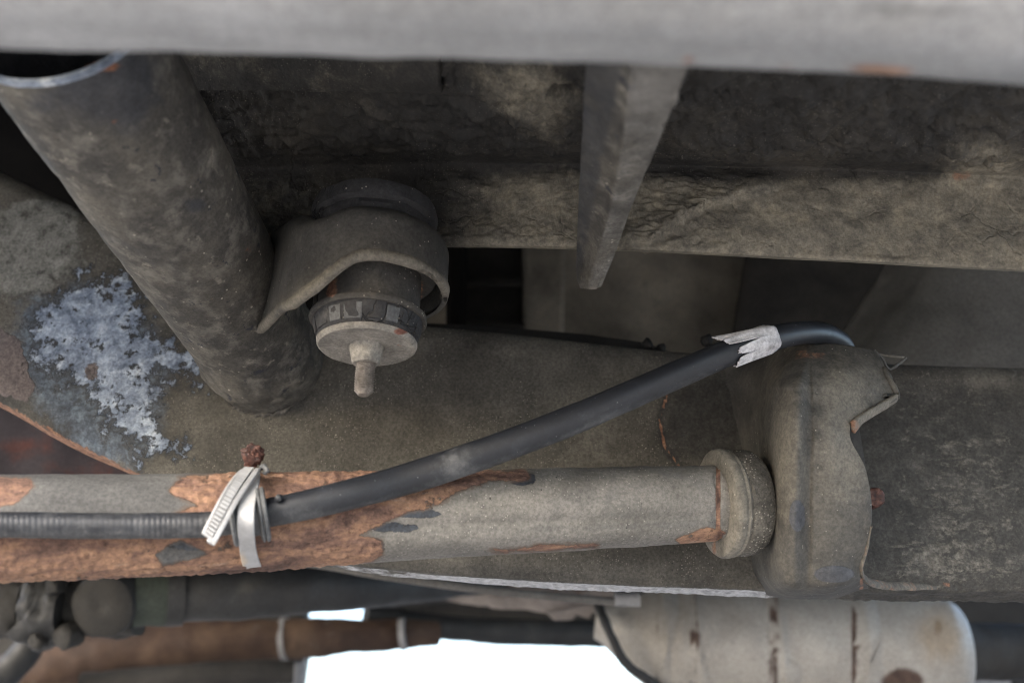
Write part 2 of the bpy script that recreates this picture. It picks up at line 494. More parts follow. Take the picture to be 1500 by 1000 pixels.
M['arm'] = grime('dusty_arm_paint', [(0.3, (0.095, 0.091, 0.083)), (0.5, (0.15, 0.144, 0.132)), (0.7, (0.21, 0.2, 0.185))], scale=40, bump=0.0002, bscale=200, stretch=(0.5, 1, 1),
                 specks=[((0.34, 0.325, 0.295), 520, 0.18, 0.05), ((0.03, 0.03, 0.03), 420, 0.2, 0.08), ((0.36, 0.345, 0.31), 1000, 0.35, 0.08)], wet=(18, 0.5), patches=[((0.1, 0.1, 0.1), 32, 0.58, 0.7, 0.6)],
                 masks=[dict(attr='old', stops=[(0.3, (0.055, 0.056, 0.058)), (0.6, (0.1, 0.1, 0.1)), (0.8, (0.2, 0.195, 0.18))], ns=70, amp=0.7, edge=0.3, scale=60, stretch=(0.3, 1, 1), amount=0.95),
                        dict(attr='chip', stops=[(0.3, (0.018, 0.02, 0.025)), (0.7, (0.06, 0.07, 0.085))], ns=75, amp=2.2, nr=0.72, edge=0.03, scale=200, rough=0.4, height=-0.0005),
                        dict(attr='rust', stops=ARMRUST, ns=75, amp=0.95, nr=0.74, edge=0.016, scale=85, cr=0.74, stretch=(0.28, 1, 1), pits=260, holes=(60, 0.615), height=-0.0009, halo=((0.11, 0.075, 0.055), 0.2), mbump=0.0009, mbs=170, grain=0.14)])
M['collar'] = grime('dusty_cup_washer', [(0.3, (0.085, 0.079, 0.067)), (0.5, (0.14, 0.131, 0.112)), (0.7, (0.2, 0.186, 0.157))], scale=70, bump=0.00015, bscale=260, specks=[(PALE, 480, 0.22, 0.15)],
                    masks=[dict(attr='rust', stops=RUST, ns=160, amp=0.7, edge=0.1, scale=220)])
M['bush'] = grime('gritty_rubber_bush', [(0.35, (0.05, 0.047, 0.041)), (0.65, (0.1, 0.094, 0.082))], scale=70, bump=0.0005, bscale=600, fine=0.0003, specks=[((0.36, 0.34, 0.3), 700, 0.4, 0.6)], grain=0.3)
M['hose'] = grime('black_rubber_hose', [(0.3, (0.009, 0.0105, 0.014)), (0.6, (0.014, 0.0165, 0.022)), (0.8, (0.028, 0.032, 0.04))], scale=60, bump=0.00004, bscale=300, fine=0.00002, rough=(0.4, 0.55), spec=0.5, grain=0.12,
                  specks=[((0.2, 0.2, 0.2), 500, 0.16, 0.1)],
                  masks=[dict(attr='dust', stops=[(0.3, (0.06, 0.064, 0.07)), (0.7, (0.15, 0.153, 0.158))], ns=170, amp=1.2, nr=0.75, edge=0.35, scale=260, rough=0.7, amount=0.7)])
M['tape'] = grime('torn_white_tape', [(0.32, (0.24, 0.235, 0.24)), (0.45, (0.45, 0.445, 0.46)), (0.7, (0.6, 0.595, 0.61))], scale=150, bump=0.0003, bscale=260, patches=[((0.2, 0.2, 0.2), 160, 0.62, 0.68, 0.6)])
M['clip'] = grime('grey_plastic_clip', [(0.3, (0.06, 0.063, 0.067)), (0.7, (0.13, 0.135, 0.14))], scale=90, bump=0.0001, bscale=300, rough=(0.45, 0.7))
M['redrust'] = grime('red_rust_lump', [(0.32, (0.02, 0.01, 0.009)), (0.48, (0.075, 0.033, 0.026)), (0.6, (0.13, 0.06, 0.045)), (0.72, (0.26, 0.16, 0.13))], scale=260, bump=0.0009, bscale=330, rough=(0.4, 0.7))
M['void'] = grime('shade_black_underseal', [(0.3, (0.004, 0.004, 0.004)), (0.7, (0.01, 0.0095, 0.009))], scale=12, bump=0.0006, bscale=60, spec=0.04, rough=(0.85, 0.95))  # underseal taken near black so the colour carries the deep shade
M['floor'] = grime('brown_floor_dust', [(0.3, (0.085, 0.078, 0.065)), (0.5, (0.18, 0.164, 0.135)), (0.7, (0.28, 0.252, 0.203))], scale=14, bump=0.0006, bscale=70, patches=[((0.02, 0.02, 0.02), 14, 0.58, 0.68, 0.6)])
M['floorgrey'] = grime('grey_floor_paint', [(0.3, (0.07, 0.07, 0.067)), (0.7, (0.15, 0.148, 0.14))], scale=16, bump=0.0006, bscale=70)
M['shade'] = grime('shade_toned_floor', [(0.3, (0.014, 0.013, 0.0125)), (0.7, (0.038, 0.035, 0.03))], scale=16, bump=0.0006, bscale=70, spec=0.15)  # floor colour darkened to stand for the shade in the recess
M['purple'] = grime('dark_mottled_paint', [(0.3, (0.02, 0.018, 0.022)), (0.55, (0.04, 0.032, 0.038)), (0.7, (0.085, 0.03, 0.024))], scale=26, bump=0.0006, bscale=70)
M['dark'] = grime('dark_greasy_iron', [(0.3, (0.014, 0.0145, 0.0155)), (0.6, (0.03, 0.031, 0.032)), (0.8, (0.075, 0.072, 0.066))], scale=28, bump=0.0008, bscale=80, rough=(0.45, 0.75))
M['darker'] = grime('black_greasy_iron', [(0.3, (0.012, 0.012, 0.012)), (0.7, (0.035, 0.033, 0.03))], scale=20, bump=0.0008, bscale=80)
M['green'] = grime('green_black_paint', [(0.3, (0.017, 0.022, 0.019)), (0.7, (0.05, 0.062, 0.05))], scale=26, bump=0.0006, bscale=80)
M['taupe'] = grime('dusty_grey_line', [(0.3, (0.085, 0.08, 0.074)), (0.7, (0.16, 0.153, 0.143))], scale=26, bump=0.0004, bscale=80)
M['exhaust'] = grime('brown_rusty_pipe', [(0.28, (0.017, 0.011, 0.009)), (0.5, (0.05, 0.029, 0.02)), (0.7, (0.11, 0.07, 0.045))], scale=14, bump=0.0009, bscale=90, patches=[((0.2, 0.19, 0.175), 24, 0.6, 0.72, 0.5)])
M['clamp'] = grime('pale_steel_clamp', [(0.3, (0.16, 0.16, 0.165)), (0.7, (0.28, 0.28, 0.285))], scale=40, rough=(0.35, 0.6))
M['shield'] = grime('pinkish_heat_shield', [(0.3, (0.12, 0.1, 0.092)), (0.5, (0.19, 0.167, 0.153)), (0.7, (0.25, 0.222, 0.205))], scale=14, bump=0.0006, bscale=60, patches=[((0.1, 0.05, 0.035), 30, 0.58, 0.68, 0.8)])
M['silencer'] = grime('dull_aluminised_steel', [(0.3, (0.23, 0.214, 0.19)), (0.5, (0.35, 0.333, 0.305)), (0.7, (0.44, 0.424, 0.39))], scale=12, bump=0.0004, bscale=90, rough=(0.4, 0.65), metal=0.25, patches=[((0.16, 0.14, 0.12), 26, 0.58, 0.75, 0.45)],
                      masks=[dict(attr='rust', stops=[(0.3, (0.05, 0.034, 0.03)), (0.7, (0.13, 0.088, 0.07))], ns=70, amp=0.7, edge=0.2, scale=90),
                             dict(attr='tan', stops=[(0.3, (0.3, 0.22, 0.14)), (0.7, (0.34, 0.27, 0.19))], ns=55, amp=0.7, edge=0.35, scale=90, amount=0.7)])
M['ground'] = grime('dry_grey_concrete', [(0.3, (0.14, 0.137, 0.132)), (0.7, (0.2, 0.196, 0.188))], scale=3, bump=0.002, bscale=30)
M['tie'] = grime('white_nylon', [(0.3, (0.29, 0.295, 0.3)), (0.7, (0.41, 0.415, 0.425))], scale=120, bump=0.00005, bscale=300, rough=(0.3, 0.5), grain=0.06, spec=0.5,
                 masks=[dict(attr='groove_shade', stops=[(0.3, (0.05, 0.05, 0.05)), (0.7, (0.11, 0.11, 0.11))], ns=140, amp=0.5, edge=0.3, scale=220, amount=0.9, grain=0.05), dict(attr='rust', stops=[(0.3, (0.5, 0.42, 0.32)), (0.7, (0.6, 0.5, 0.38))], ns=140, amp=0.8, edge=0.25, scale=220, amount=0.8, grain=0.05)])


def PY(px, py, Y):
    """A point in the place on the upright plane Y metres in front of the camera."""
    return P(px, py, Y / (ct - (500 - py) / F * st))


def PZ(px, py, z):
    """A point in the place at height z above the ground."""
    return P(px, py, (z - CAM[2]) / (st + (500 - py) / F * ct))


def blob(px, py, x, y, rx, ry):
    return np.exp(-((px - x) / rx) ** 2 - ((py - y) / ry) ** 2)


# ================================================================== ground
gv = [(-60, -60, 0), (60, -60, 0), (60, 60, 0), (-60, 60, 0)]
g = link('ground', gv, [(0, 1, 2, 3)], M['ground'], None, None, False)
g['kind'] = 'structure'; g['label'] = 'dry grey concrete ground below the vehicle'

# ================================================================== floor of the car, far behind and above
FZ = CAM[2] + 0.47
floor = thing('floor_pan', 'dark brown floor pan with pressed ribs seen in the gap above the chassis rail', 'floor pan', (0, 0.8, FZ))


def slab(name, x0, x1, y0, y1, z0, z1, mat, parent, label=None):
    return prism(name, [(x0, y0, z0), (x1, y0, z0), (x1, y1, z0), (x0, y1, z0)], (0, 0, z1 - z0), mat, parent, label, 0.003)


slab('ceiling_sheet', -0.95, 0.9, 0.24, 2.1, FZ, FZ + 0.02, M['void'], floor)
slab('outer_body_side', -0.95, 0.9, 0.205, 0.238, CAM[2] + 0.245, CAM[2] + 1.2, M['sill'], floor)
rows = []
for py, Y in ((250, 0.80), (340, 0.79), (420, 0.80), (500, 0.805), (560, 0.80), (640, 0.78)):
    rows.append([PY(x, py, Y) for x in (560, 760, 950, 1150, 1400)])
sheet('tunnel_wall', rows, 60, 90, M['floor'], floor, 0.003, disp=lambda V, px, py: fbm(V, 14, 3) * 0.008)


def post(name, x0, x1, y0, y1, Y, d, mat):
    a = [PY(x0, y0, Y), PY(x1, y0, Y), PY(x1 - 4, y1, Y), PY(x0 + 2, y1, Y)]
    return prism(name, a, (0, d, 0), mat, floor, None, 0.004)


post('pressed_rib', 764, 829, 300, 620, 0.755, 0.04, M['floor'])
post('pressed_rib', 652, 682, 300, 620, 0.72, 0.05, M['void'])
prism('shade_toned_panel', [PY(676, 300, 0.765), PY(768, 300, 0.765), PY(768, 560, 0.765), PY(676, 560, 0.765)], (0, 0.012, 0), M['shade'], floor, None, 0.002)
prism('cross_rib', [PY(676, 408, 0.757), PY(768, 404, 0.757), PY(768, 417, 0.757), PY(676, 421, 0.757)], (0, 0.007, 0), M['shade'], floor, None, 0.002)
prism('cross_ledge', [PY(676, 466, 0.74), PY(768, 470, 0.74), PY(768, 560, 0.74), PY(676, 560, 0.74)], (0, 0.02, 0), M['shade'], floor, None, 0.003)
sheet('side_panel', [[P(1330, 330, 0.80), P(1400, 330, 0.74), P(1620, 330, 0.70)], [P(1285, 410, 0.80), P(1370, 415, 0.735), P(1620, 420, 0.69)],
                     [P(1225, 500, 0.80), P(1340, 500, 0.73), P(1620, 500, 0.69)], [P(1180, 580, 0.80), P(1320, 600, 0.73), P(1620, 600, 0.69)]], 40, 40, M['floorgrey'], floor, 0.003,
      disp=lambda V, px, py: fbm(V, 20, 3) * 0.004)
sheet('bay_shade_sheet', [[P(1100, 330, 0.84), P(1340, 330, 0.86)], [P(1080, 450, 0.84), P(1300, 450, 0.86)], [P(1060, 580, 0.84), P(1260, 580, 0.86)]], 20, 20, M['shade'], floor, 0.003)  # dark sheet standing for the shadow beside the side panel

# inner wing at the left, behind the outrigger; upper sheet blackened for the deep shade
wing = thing('inner_wing_panel', 'inner wing panel, its upper sheet blackened for the deep shade behind the kicked up end of the rail', 'body panel', P(-100, 350, 0.86))
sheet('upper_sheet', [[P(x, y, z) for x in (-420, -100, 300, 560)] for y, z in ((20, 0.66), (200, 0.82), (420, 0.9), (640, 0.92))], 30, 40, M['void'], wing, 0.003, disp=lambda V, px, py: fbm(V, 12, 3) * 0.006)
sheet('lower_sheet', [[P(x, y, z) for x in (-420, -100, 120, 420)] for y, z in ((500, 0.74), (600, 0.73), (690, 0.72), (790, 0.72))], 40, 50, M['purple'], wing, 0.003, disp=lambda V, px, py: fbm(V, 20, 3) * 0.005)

# ================================================================== inner sill with cracked underseal
panel = thing('inner_sill', 'cracked black underseal panel curling down behind the pale beam, brown dust on its lower roll', 'body panel', P(900, 300, 0.5))
KX = (196, 400, 650, 900, 1200, 1500, 1720)
PUSH = (0.045, 0.04, 0.02, 0.004, 0, -0.004, -0.004)
EDGE = (366, 364, 361, 366, 381, 397, 404)


def prow(ys, z, pf):
    zl = list(z) if hasattr(z, '__len__') else [z] * 7
    return [P(x, y if not hasattr(ys, '__len__') else ys[i], zl[i] + PUSH[i] * pf) for i, (x, y) in enumerate(zip(KX, ys if hasattr(ys, '__len__') else [ys] * 7))]


prow_list = [prow((20, 30, 40, 50, 62, 80, 95), (.50, .475, .425, .385, .37, .37, .37), 0), prow((80, 85, 90, 95, 102, 120, 130), (.51, .485, .437, .40, .385, .385, .385), 0), prow((150, 150, 150, 152, 156, 165, 170), (.522, .50, .46, .434, .42, .42, .42), 0), prow((200, 200, 198, 200, 204, 214, 220), (.533, .518, .492, .47, .462, .46, .46), 0),
             prow((236, 234, 230, 232, 238, 250, 256), 0.497, 1), prow((256, 252, 248, 250, 256, 268, 274), 0.503, 1), prow((300, 298, 296, 298, 304, 314, 320), 0.497, 1), prow((340, 338, 336, 340, 350, 362, 368), 0.489, 1),
             prow([e - 5 for e in EDGE], 0.487, 1), prow(EDGE, 0.492, 1), prow([e - 1 for e in EDGE], 0.505, 1), prow([e - 24 for e in EDGE], 0.53, 1)]
FLAP = [(890, 372), (960, 352), (1010, 318), (1040, 303), (1085, 292), (1130, 280)]


def panel_disp(V, px, py):
    d = fbm(V, 22, 4) * 0.0035 + fbm(V, 70, 4) * 0.0010
    up = smooth(py, 60, 110) * (1 - smooth(py, 200, 250))
    d = d + up * (np.abs(fbm(V * np.array([1, 1.6, 1]), 55, 5)) * 0.009)
    dl, s = sdline(px, py, FLAP)
    on = smooth(px, 880, 930) * (1 - smooth(px, 1100, 1160))
    jag = noise(V, 260) * 8
    side = smooth(dl * s + jag, -2.5, 2.5)
    d = d + on * side * np.exp(-dl / 60) * 0.005
    wr = on * (s > 0) * np.exp(-dl / 70) * smooth(px, 900, 960) * (1 - smooth(px, 1010, 1090))
    d = d + wr * np.abs(noise(V * np.array([1, 1, 2.2]), 150)) * 0.009
    d = d - 0.010 * np.exp(-(((px - 822) / 17) ** 4 + ((py - 131) / 10) ** 4))          # drain hole
    d = d + 0.0025 * (blob(px, py, 690, 268, 22, 16)) - 0.002 * blob(px, py, 715, 262, 18, 9)
    cr = 1 - smooth(np.abs(fbm(V, 45, 3)), 0.0, 0.05)
    d = d - cr * smooth(px, 700, 760) * (1 - smooth(py, 210, 240)) * 0.0016
    yl = blob(px, py, 1430, 230, 90, 45)
    d = d + yl * np.abs(fbm(V, 90, 3)) * 0.008
    d = d + 0.002 * np.abs(fbm(V, 160, 3)) * smooth(py, 80, 110) * (1 - 0.75 * smooth(py, 250, 280) * smooth(px, 1020, 1150))
    e = np.interp(px, KX, EDGE)
    cz = np.interp(px, KX, (236, 234, 230, 232, 238, 250, 256)) + 8
    return d * (1 - 0.9 * smooth(py - e, -16, -4)) * (1 - 0.75 * np.exp(-((py - cz) / 14) ** 2))


def panel_attr(V, px, py):
    low = smooth(py, 236, 285)
    du = 0.1 + 0.62 * low * (0.45 + 0.45 * smooth(px, 620, 800) + 0.45 * smooth(px, 1000, 1250))  # dust, raised low and to the right to paint the roll's lit look
    du = du + 0.5 * blob(px, py, 770, 120, 80, 38) + 0.35 * blob(px, py, 800, 170, 60, 35) + 0.45 * blob(px, py, 1440, 235, 80, 35)
    du = du + 0.25 * blob(px, py, 800, 270, 70, 40) + 0.3 * blob(px, py, 960, 290, 50, 25)
    du = du - 0.4 * blob(px, py, 560, 280, 110, 80) - 0.3 * (1 - low) * smooth(px, 950, 1050) * (1 - smooth(px, 1330, 1400))
    ru = np.maximum(field(22 - np.hypot(px - 1408, (py - 258) * 1.8), 26), 0) * 0.62
    return {'dust': np.clip(du, 0, 1), 'rust': ru}


sheet('underseal_sheet', prow_list, 210, 640, M['undercoat'], panel, 0.003, disp=panel_disp, attrs=panel_attr)
sheet('lap_plate', [[P(262, 60, 0.488), P(450, 64, 0.458), P(638, 70, 0.428)], [P(258, 105, 0.496), P(450, 108, 0.466), P(641, 112, 0.437)], [P(256, 132, 0.503), P(450, 134, 0.474), P(646, 138, 0.447)]],
      70, 150, M['undercoat'], panel, 0.004, disp=lambda V, px, py: fbm(V, 50, 4) * 0.0015, attrs=lambda V, px, py: {'dust': 0.2 + 0.2 * blob(px, py, 330, 90, 60, 30), 'rust': px * 0})

# ================================================================== tapered bracket below the beam
tb = thing('tapered_bracket', 'grey folded tapering bracket hanging from the pale beam and pointing down and back', 'bracket', P(900, 250, 0.42))


def taper_row(y, l, r1, r2, z, back, dl=0.0):
    return [P(l + 2, y - 2, z + back + dl), P(l, y, z + back * 0.9), P(r1 - 12, y + 1, z + 0.007), P(r1 - 3, y + 2, z + 0.0015), P(r1 + 3, y + 3, z - 0.0005), P(r1 + 12, y + 2, z - 0.0005), P(r2 - 5, y, z), P(r2, y - 1, z + 0.001), P(r2 - 3, y - 1, z + 0.005), P(r2 - 9, y - 2, z + 0.011), P(r2 - 20, y - 3, z + max(back, 0.018))]


trs = [taper_row(40, 864, 926, 1026, 0.275, 0.035), taper_row(110, 860, 922, 1002, 0.31, 0.034), taper_row(200, 855, 912, 968, 0.365, 0.03), taper_row(300, 849, 894, 927, 0.43, 0.026),
       taper_row(375, 845, 872, 900, 0.474, 0.022), taper_row(408, 845, 862, 886, 0.481, 0.017), taper_row(421, 850, 862, 881, 0.484, 0.012)]
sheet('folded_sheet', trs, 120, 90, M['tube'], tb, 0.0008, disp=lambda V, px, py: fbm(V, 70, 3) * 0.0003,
      attrs=lambda V, px, py: {'blue': 0.55 * (1 - smooth(px + (py - 90) * 0.2, 905, 930)), 'rust': 0.5 * blob(px, py, 1000, 100, 14, 14), 'bare': px * 0, 'dust': np.clip(0.45 * smooth(px - np.interp(py, [40, 200, 300, 420], [926, 912, 894, 862]), -4, 4) + 0.5 * blob(px, py, 970, 130, 40, 60), 0, 1)})  # dust lightens the lit front face, blue darkens the left: shading in colour
tip = [trs[-1][i] for i in (1, 2, 3, 4, 5, 6, 7, 8)]
prism('cut_end', [p + np.array([0, 0.0006, 0.0004]) for p in tip], (0, 0, 0.003), M['tube'], tb, None, 0.0006)

# ================================================================== sill beam at the top of the view
bp = [P(-25, -175, 0.262), P(10, -187, 0.252), P(60, -190, 0.25), P(400, -186, 0.25), P(850, -175, 0.25), P(1200, -160, 0.25), P(1560, -140, 0.25)]


def beam_cross(th, t):
    return 1 + 0.03 * np.cos(4 * th + 0.6)


def beam_disp(V, px, py):
    e = np.interp(px, [0, 850, 1500], [62, 82, 122])
    d = e - py
    return fbm(V, 30, 3) * 0.0012 + 0.0012 * smooth(d, 22, 38) - 0.0006 * smooth(d, 60, 80) + 0.001 * blob(px, py, 1280, 20, 130, 30) * noise(V, 120)


def beam_attr(V, px, py):
    e = np.interp(px, [0, 850, 1500], [62, 82, 122])
    return {'rust': np.clip(0.75 * blob(px, e - py, 1290, 8, 70, 9) + 0.7 * blob(px, e - py, 1010, 4, 12, 8) + 0.5 * blob(px, e - py, 1150, 4, 25, 7), 0, 1), 'dark': np.clip(0.55 * blob(px, py, 1340, 15, 150, 28) + 0.3 * blob(px, py, 700, 50, 300, 10), 0, 1)}


beam = tube('sill_beam', bp, [0.041, 0.0445, 0.045, 0.045, 0.045, 0.045, 0.045], M['sill'], None, 160, 96, beam_cross, beam_disp, beam_attr)
beam['label'] = 'pale grey weathered sill beam running across the top of the view'
beam['category'] = 'beam'

# ================================================================== chassis
ch = thing('chassis_frame', 'dusty grey chassis rail kicking up at left, with welded outrigger tube and brackets', 'chassis', P(700, 650, 0.58))
RY = 0.545
RX = [(-160, 172, 505, 508), (0, 250, 590, 596), (110, 302, 650, 656), (200, 348, 694, 700), (300, 408, 748, 754), (400, 452, 796, 806), (500, 468, 824, 831), (640, 476, 840, 848), (800, 492, 850, 859), (950, 509, 857, 866), (1130, 521, 863, 872), (1300, 530, 866, 876), (1500, 536, 867, 880), (1720, 541, 870, 883)]
rsec = []
for x, t, b, lip in RX:
    h = b - t
    tf = PY(x, t, RY)
    s = [tf + np.array([0, 0.07, 0.002]), tf + np.array([0, 0.02, 0.001]), tf + np.array([0, 0.006, 0.0005]), tf + np.array([0, 0.0015, -0.0015])]
    s += [PY(x, t + h * q, RY - dd) for q, dd in ((0.05, 0.0015), (0.12, 0.002), (0.35, 0.003), (0.6, 0.003), (0.85, 0.0025), (0.93, 0.0015), (0.975, -0.001))]
    bf = PY(x, b, RY + 0.004)
    s += [bf, PY(x, (b * 2 + lip) / 3, RY + 0.012), PY(x, lip, RY + 0.02), PY(x, lip + 1, RY + 0.024), PY(x, lip, RY + 0.03), PY(x, lip - 4, RY + 0.05)]
    rsec.append(s)

PEEL = [(110, 412), (135, 398), (178, 398), (215, 425), (212, 470), (240, 500), (282, 508), (304, 545), (296, 568), (262, 560), (238, 545), (232, 600), (244, 640), (282, 648), (276, 668), (225, 660), (205, 672), (172, 640), (140, 590), (98, 560), (52, 540), (38, 480), (70, 440)]
BAREB = [(30, 440), (130, 415), (215, 470), (260, 545), (240, 560), (235, 655), (190, 690), (120, 660), (60, 600), (20, 530)]


def rail_disp(V, px, py):
    d = fbm(V, 16, 3) * 0.0014 + fbm(V, 80, 3) * 0.0003
    d = d - 0.004 * blob(px, py, 880, 600, 150, 120) * 0
    sc = smooth(py, 850, 862) * np.abs(noise(V, 180)) * 0.002
    tp = np.interp(px, [r[0] for r in RX], [r[1] for r in RX])
    return (d + sc) * smooth(py - tp, 4, 30)


def rail_attr(V, px, py):
    lipy = np.interp(px, [r[0] for r in RX], [r[3] for r in RX]); topy = np.interp(px, [r[0] for r in RX], [r[1] for r in RX])
    boty = np.interp(px, [r[0] for r in RX], [r[2] for r in RX])
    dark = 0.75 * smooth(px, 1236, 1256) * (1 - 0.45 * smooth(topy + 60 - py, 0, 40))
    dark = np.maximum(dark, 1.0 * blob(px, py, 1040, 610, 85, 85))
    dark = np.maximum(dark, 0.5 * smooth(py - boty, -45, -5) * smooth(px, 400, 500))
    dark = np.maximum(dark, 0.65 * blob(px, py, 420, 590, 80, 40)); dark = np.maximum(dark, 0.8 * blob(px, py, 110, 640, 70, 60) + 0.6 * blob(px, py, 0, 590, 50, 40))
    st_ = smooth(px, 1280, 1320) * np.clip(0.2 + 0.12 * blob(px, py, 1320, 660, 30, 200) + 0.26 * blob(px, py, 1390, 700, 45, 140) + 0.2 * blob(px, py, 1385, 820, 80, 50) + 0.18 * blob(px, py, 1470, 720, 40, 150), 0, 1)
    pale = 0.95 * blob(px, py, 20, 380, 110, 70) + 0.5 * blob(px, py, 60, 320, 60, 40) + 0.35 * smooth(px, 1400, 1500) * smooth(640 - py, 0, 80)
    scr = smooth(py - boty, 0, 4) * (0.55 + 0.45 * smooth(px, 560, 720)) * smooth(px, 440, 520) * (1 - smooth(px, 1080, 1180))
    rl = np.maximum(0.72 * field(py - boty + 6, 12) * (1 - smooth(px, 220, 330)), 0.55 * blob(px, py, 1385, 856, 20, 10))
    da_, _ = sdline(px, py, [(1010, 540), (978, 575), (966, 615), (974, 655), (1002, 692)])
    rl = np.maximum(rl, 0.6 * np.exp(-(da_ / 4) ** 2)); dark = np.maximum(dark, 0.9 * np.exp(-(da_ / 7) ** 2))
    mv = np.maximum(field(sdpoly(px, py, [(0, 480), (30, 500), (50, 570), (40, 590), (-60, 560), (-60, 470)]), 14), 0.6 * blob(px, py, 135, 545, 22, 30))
    return {'dark': np.clip(dark, 0, 1), 'streak': st_, 'pale': np.clip(pale, 0, 1), 'bare': 0.92 * field(sdpoly(px, py, BAREB), 40), 'peel': field(sdpoly(px, py, PEEL), 42) * 0.80,
            'mauve': mv, 'rust': rl, 'scrape': scr * 0.9}


R = np.swapaxes(np.array(rsec), 0, 1)
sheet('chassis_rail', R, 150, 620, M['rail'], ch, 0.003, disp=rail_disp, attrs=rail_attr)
# edge of the upper flange seen behind the top of the rail
prism('upper_flange', [PY(560, 470, 0.60), PY(700, 474, 0.60), PY(860, 488, 0.60), PY(945, 500, 0.60), PY(1000, 520, 0.60), PY(860, 520, 0.60), PY(560, 500, 0.60)], (0, 0.02, 0), M['darker'], ch, None, 0.002)
for (x, y, r_) in ((948, 507, 0.004), (968, 509, 0.003), (1035, 500, 0.004)):
    lathe('mud_clod', [(0, -r_), (r_ * 0.7, -r_ * 0.7), (r_, 0), (r_ * 0.7, r_ * 0.7), (0, r_)], PY(x, y, 0.56), (1, 0, 0.1), M['darker'], ch, 24, lump=16, sharp=180, disp=lambda V, px, py: fbm(V, 260, 3) * 0.003)

# outrigger tube: from the rail up and toward the camera, its end cut open
TA, TBp = P(388, 522, 0.585), P(116, 78, 0.388)
ax = TBp - TA; L_t = np.linalg.norm(ax); ax /= L_t
TR = 0.0352


mj = 0.84 * RGT + 0.54 * UPV
mj = mj - ax * (mj @ ax); mj /= np.linalg.norm(mj)
pn = ax + 0.06 * mj
q2 = TA + ax * (L_t + 0.0175)
nl, ns = 150, 160
ref = np.array([1.0, 0, 0]); n0 = ref - ax * (ref @ ax); n0 /= np.linalg.norm(n0); b0 = np.cross(ax, n0)
th = np.linspace(0, 2 * math.pi, ns, endpoint=False)
dirs = n0[None] * np.cos(th)[:, None] + b0[None] * np.sin(th)[:, None]


def cut(r):
    base = TA + dirs * r
    t = ((q2 - base) @ pn) / (ax @ pn)
    return np.clip(t, L_t * 0.55, L_t * 1.5)


def tube_grid(r, end):
    s = np.linspace(0, 1, nl)
    return TA[None, None] + dirs[None] * (r * (0.935 + 0.065 * s[:, None, None])) + ax[None, None] * (-0.02 + (end[None, :] + 0.02) * s[:, None])[:, :, None]


Go = tube_grid(TR, cut(TR)); Gi = tube_grid(TR - 0.0019, cut(TR - 0.0019))
V = Go.reshape(-1, 3)
axial = (V - TA) @ ax
wob = (fbm(V, 40, 3) * 0.0007 + fbm(V, 120, 3) * 0.0005 + 0.003 * np.exp(-((axial - 0.012) / 0.012) ** 2) * (0.7 + noise(V, 150)))
tpx, tpy = proj(V)
_d, _s = sdline(tpx, tpy, [(330, 480), (385, 476), (440, 436)])
wob += 0.0012 * np.exp(-(_d / 9) ** 2)
Vo = V + np.repeat(dirs[None], nl, 0).reshape(-1, 3) * wob[:, None] * np.repeat(smooth(np.linspace(1, 0, nl), 0, 0.03), ns)[:, None]
Vall = np.concatenate([Vo, Gi.reshape(-1, 3)])
px, py = proj(Vall); off = nl * ns
fs = [f[::-1] for f in gfaces(nl, ns, True, False, True)] + [tuple(off + i for i in f) for f in gfaces(nl, ns, False, False, True)]
for j in range(ns):
    a = (nl - 1) * ns + j; b = (nl - 1) * ns + (j + 1) % ns
    fs.append((a, b, off + b, off + a))
ea = np.concatenate([np.repeat(np.linspace(0, 1, nl), ns)] * 2)
inner = np.concatenate([np.zeros(off), np.ones(off)])
bl = np.clip(0.85 * field(sdpoly(px, py, [(60, 120), (190, 60), (240, 80), (250, 150), (200, 210), (100, 175), (40, 150)]), 45), 0, 1)
bl = np.maximum(bl, 0.75 * blob(px, py, 285, 300, 26, 16)); bl = np.maximum(bl, inner)
ru = np.clip(0.75 * blob(px, py, 150, 98, 40, 12) + 0.6 * blob(px, py, 168, 178, 10, 8) + 0.4 * blob(px, py, 375, 370, 40, 40), 0, 1)
ba = np.where(ea > 0.993, 0.85, 0) * np.where(inner > 0, 1, 1)
link('outrigger_tube', Vall, fs, M['tube'], ch, 'round grimy tube with a sawn open end of bare metal', True, {'blue': bl, 'rust': ru, 'bare': ba}, 50)

def hit_tube(px, py):
    """Where a sight line meets the near side of the outrigger tube."""
    d = P(px, py, 1.0) - CAM; d /= np.linalg.norm(d)
    w = CAM - TA
    dp = d - ax * (d @ ax); wp = w - ax * (w @ ax)
    r_ = TR * 0.955
    a, b, c = dp @ dp, 2 * dp @ wp, wp @ wp - r_ * r_
    return CAM + d * ((-b - math.sqrt(max(b * b - 4 * a * c, 0))) / (2 * a))


def weld(name, pts, rad):
    tube(name, pts, rad, M['tube'], ch, 90, 16, disp=lambda V, px, py: fbm(V, 150, 3) * 0.0012 + 0.0005 * np.sin((px + py) * 0.55),
         attrs=lambda V, px, py: {'blue': px * 0, 'rust': px * 0, 'dust': px * 0 + 0.25, 'bare': px * 0})


weld('weld_bead', [PY(322, 574, RY - .002), PY(340, 594, RY - .003), PY(372, 606, RY - .003), (PY(408, 604, RY - .003)), PY(438, 586, RY - .003), PY(456, 556, RY - .002)], [0.0006, 0.0011, 0.0012, 0.0012, 0.0011, 0.0006])
# strap from the tube to the body mount
SC0 = P(537, 509, 0.475)                                         # underside of the mount's washer
bz = np.array([0, 0, 1.0])
RR = 0.0358


def z_at(x, Y, lut):
    """Height at plan position x, Y of an edge measured off the photograph as (px, py) pairs."""
    py = 400.0
    for _ in range(12):
        zc = Y / (ct - (500 - py) / F * st)
        py = np.interp(750 + F * x / zc, [q[0] for q in lut], [q[1] for q in lut])
    return CAM[2] + zc * (st + (500 - py) / F * ct) - SC0[2] - 0.0044


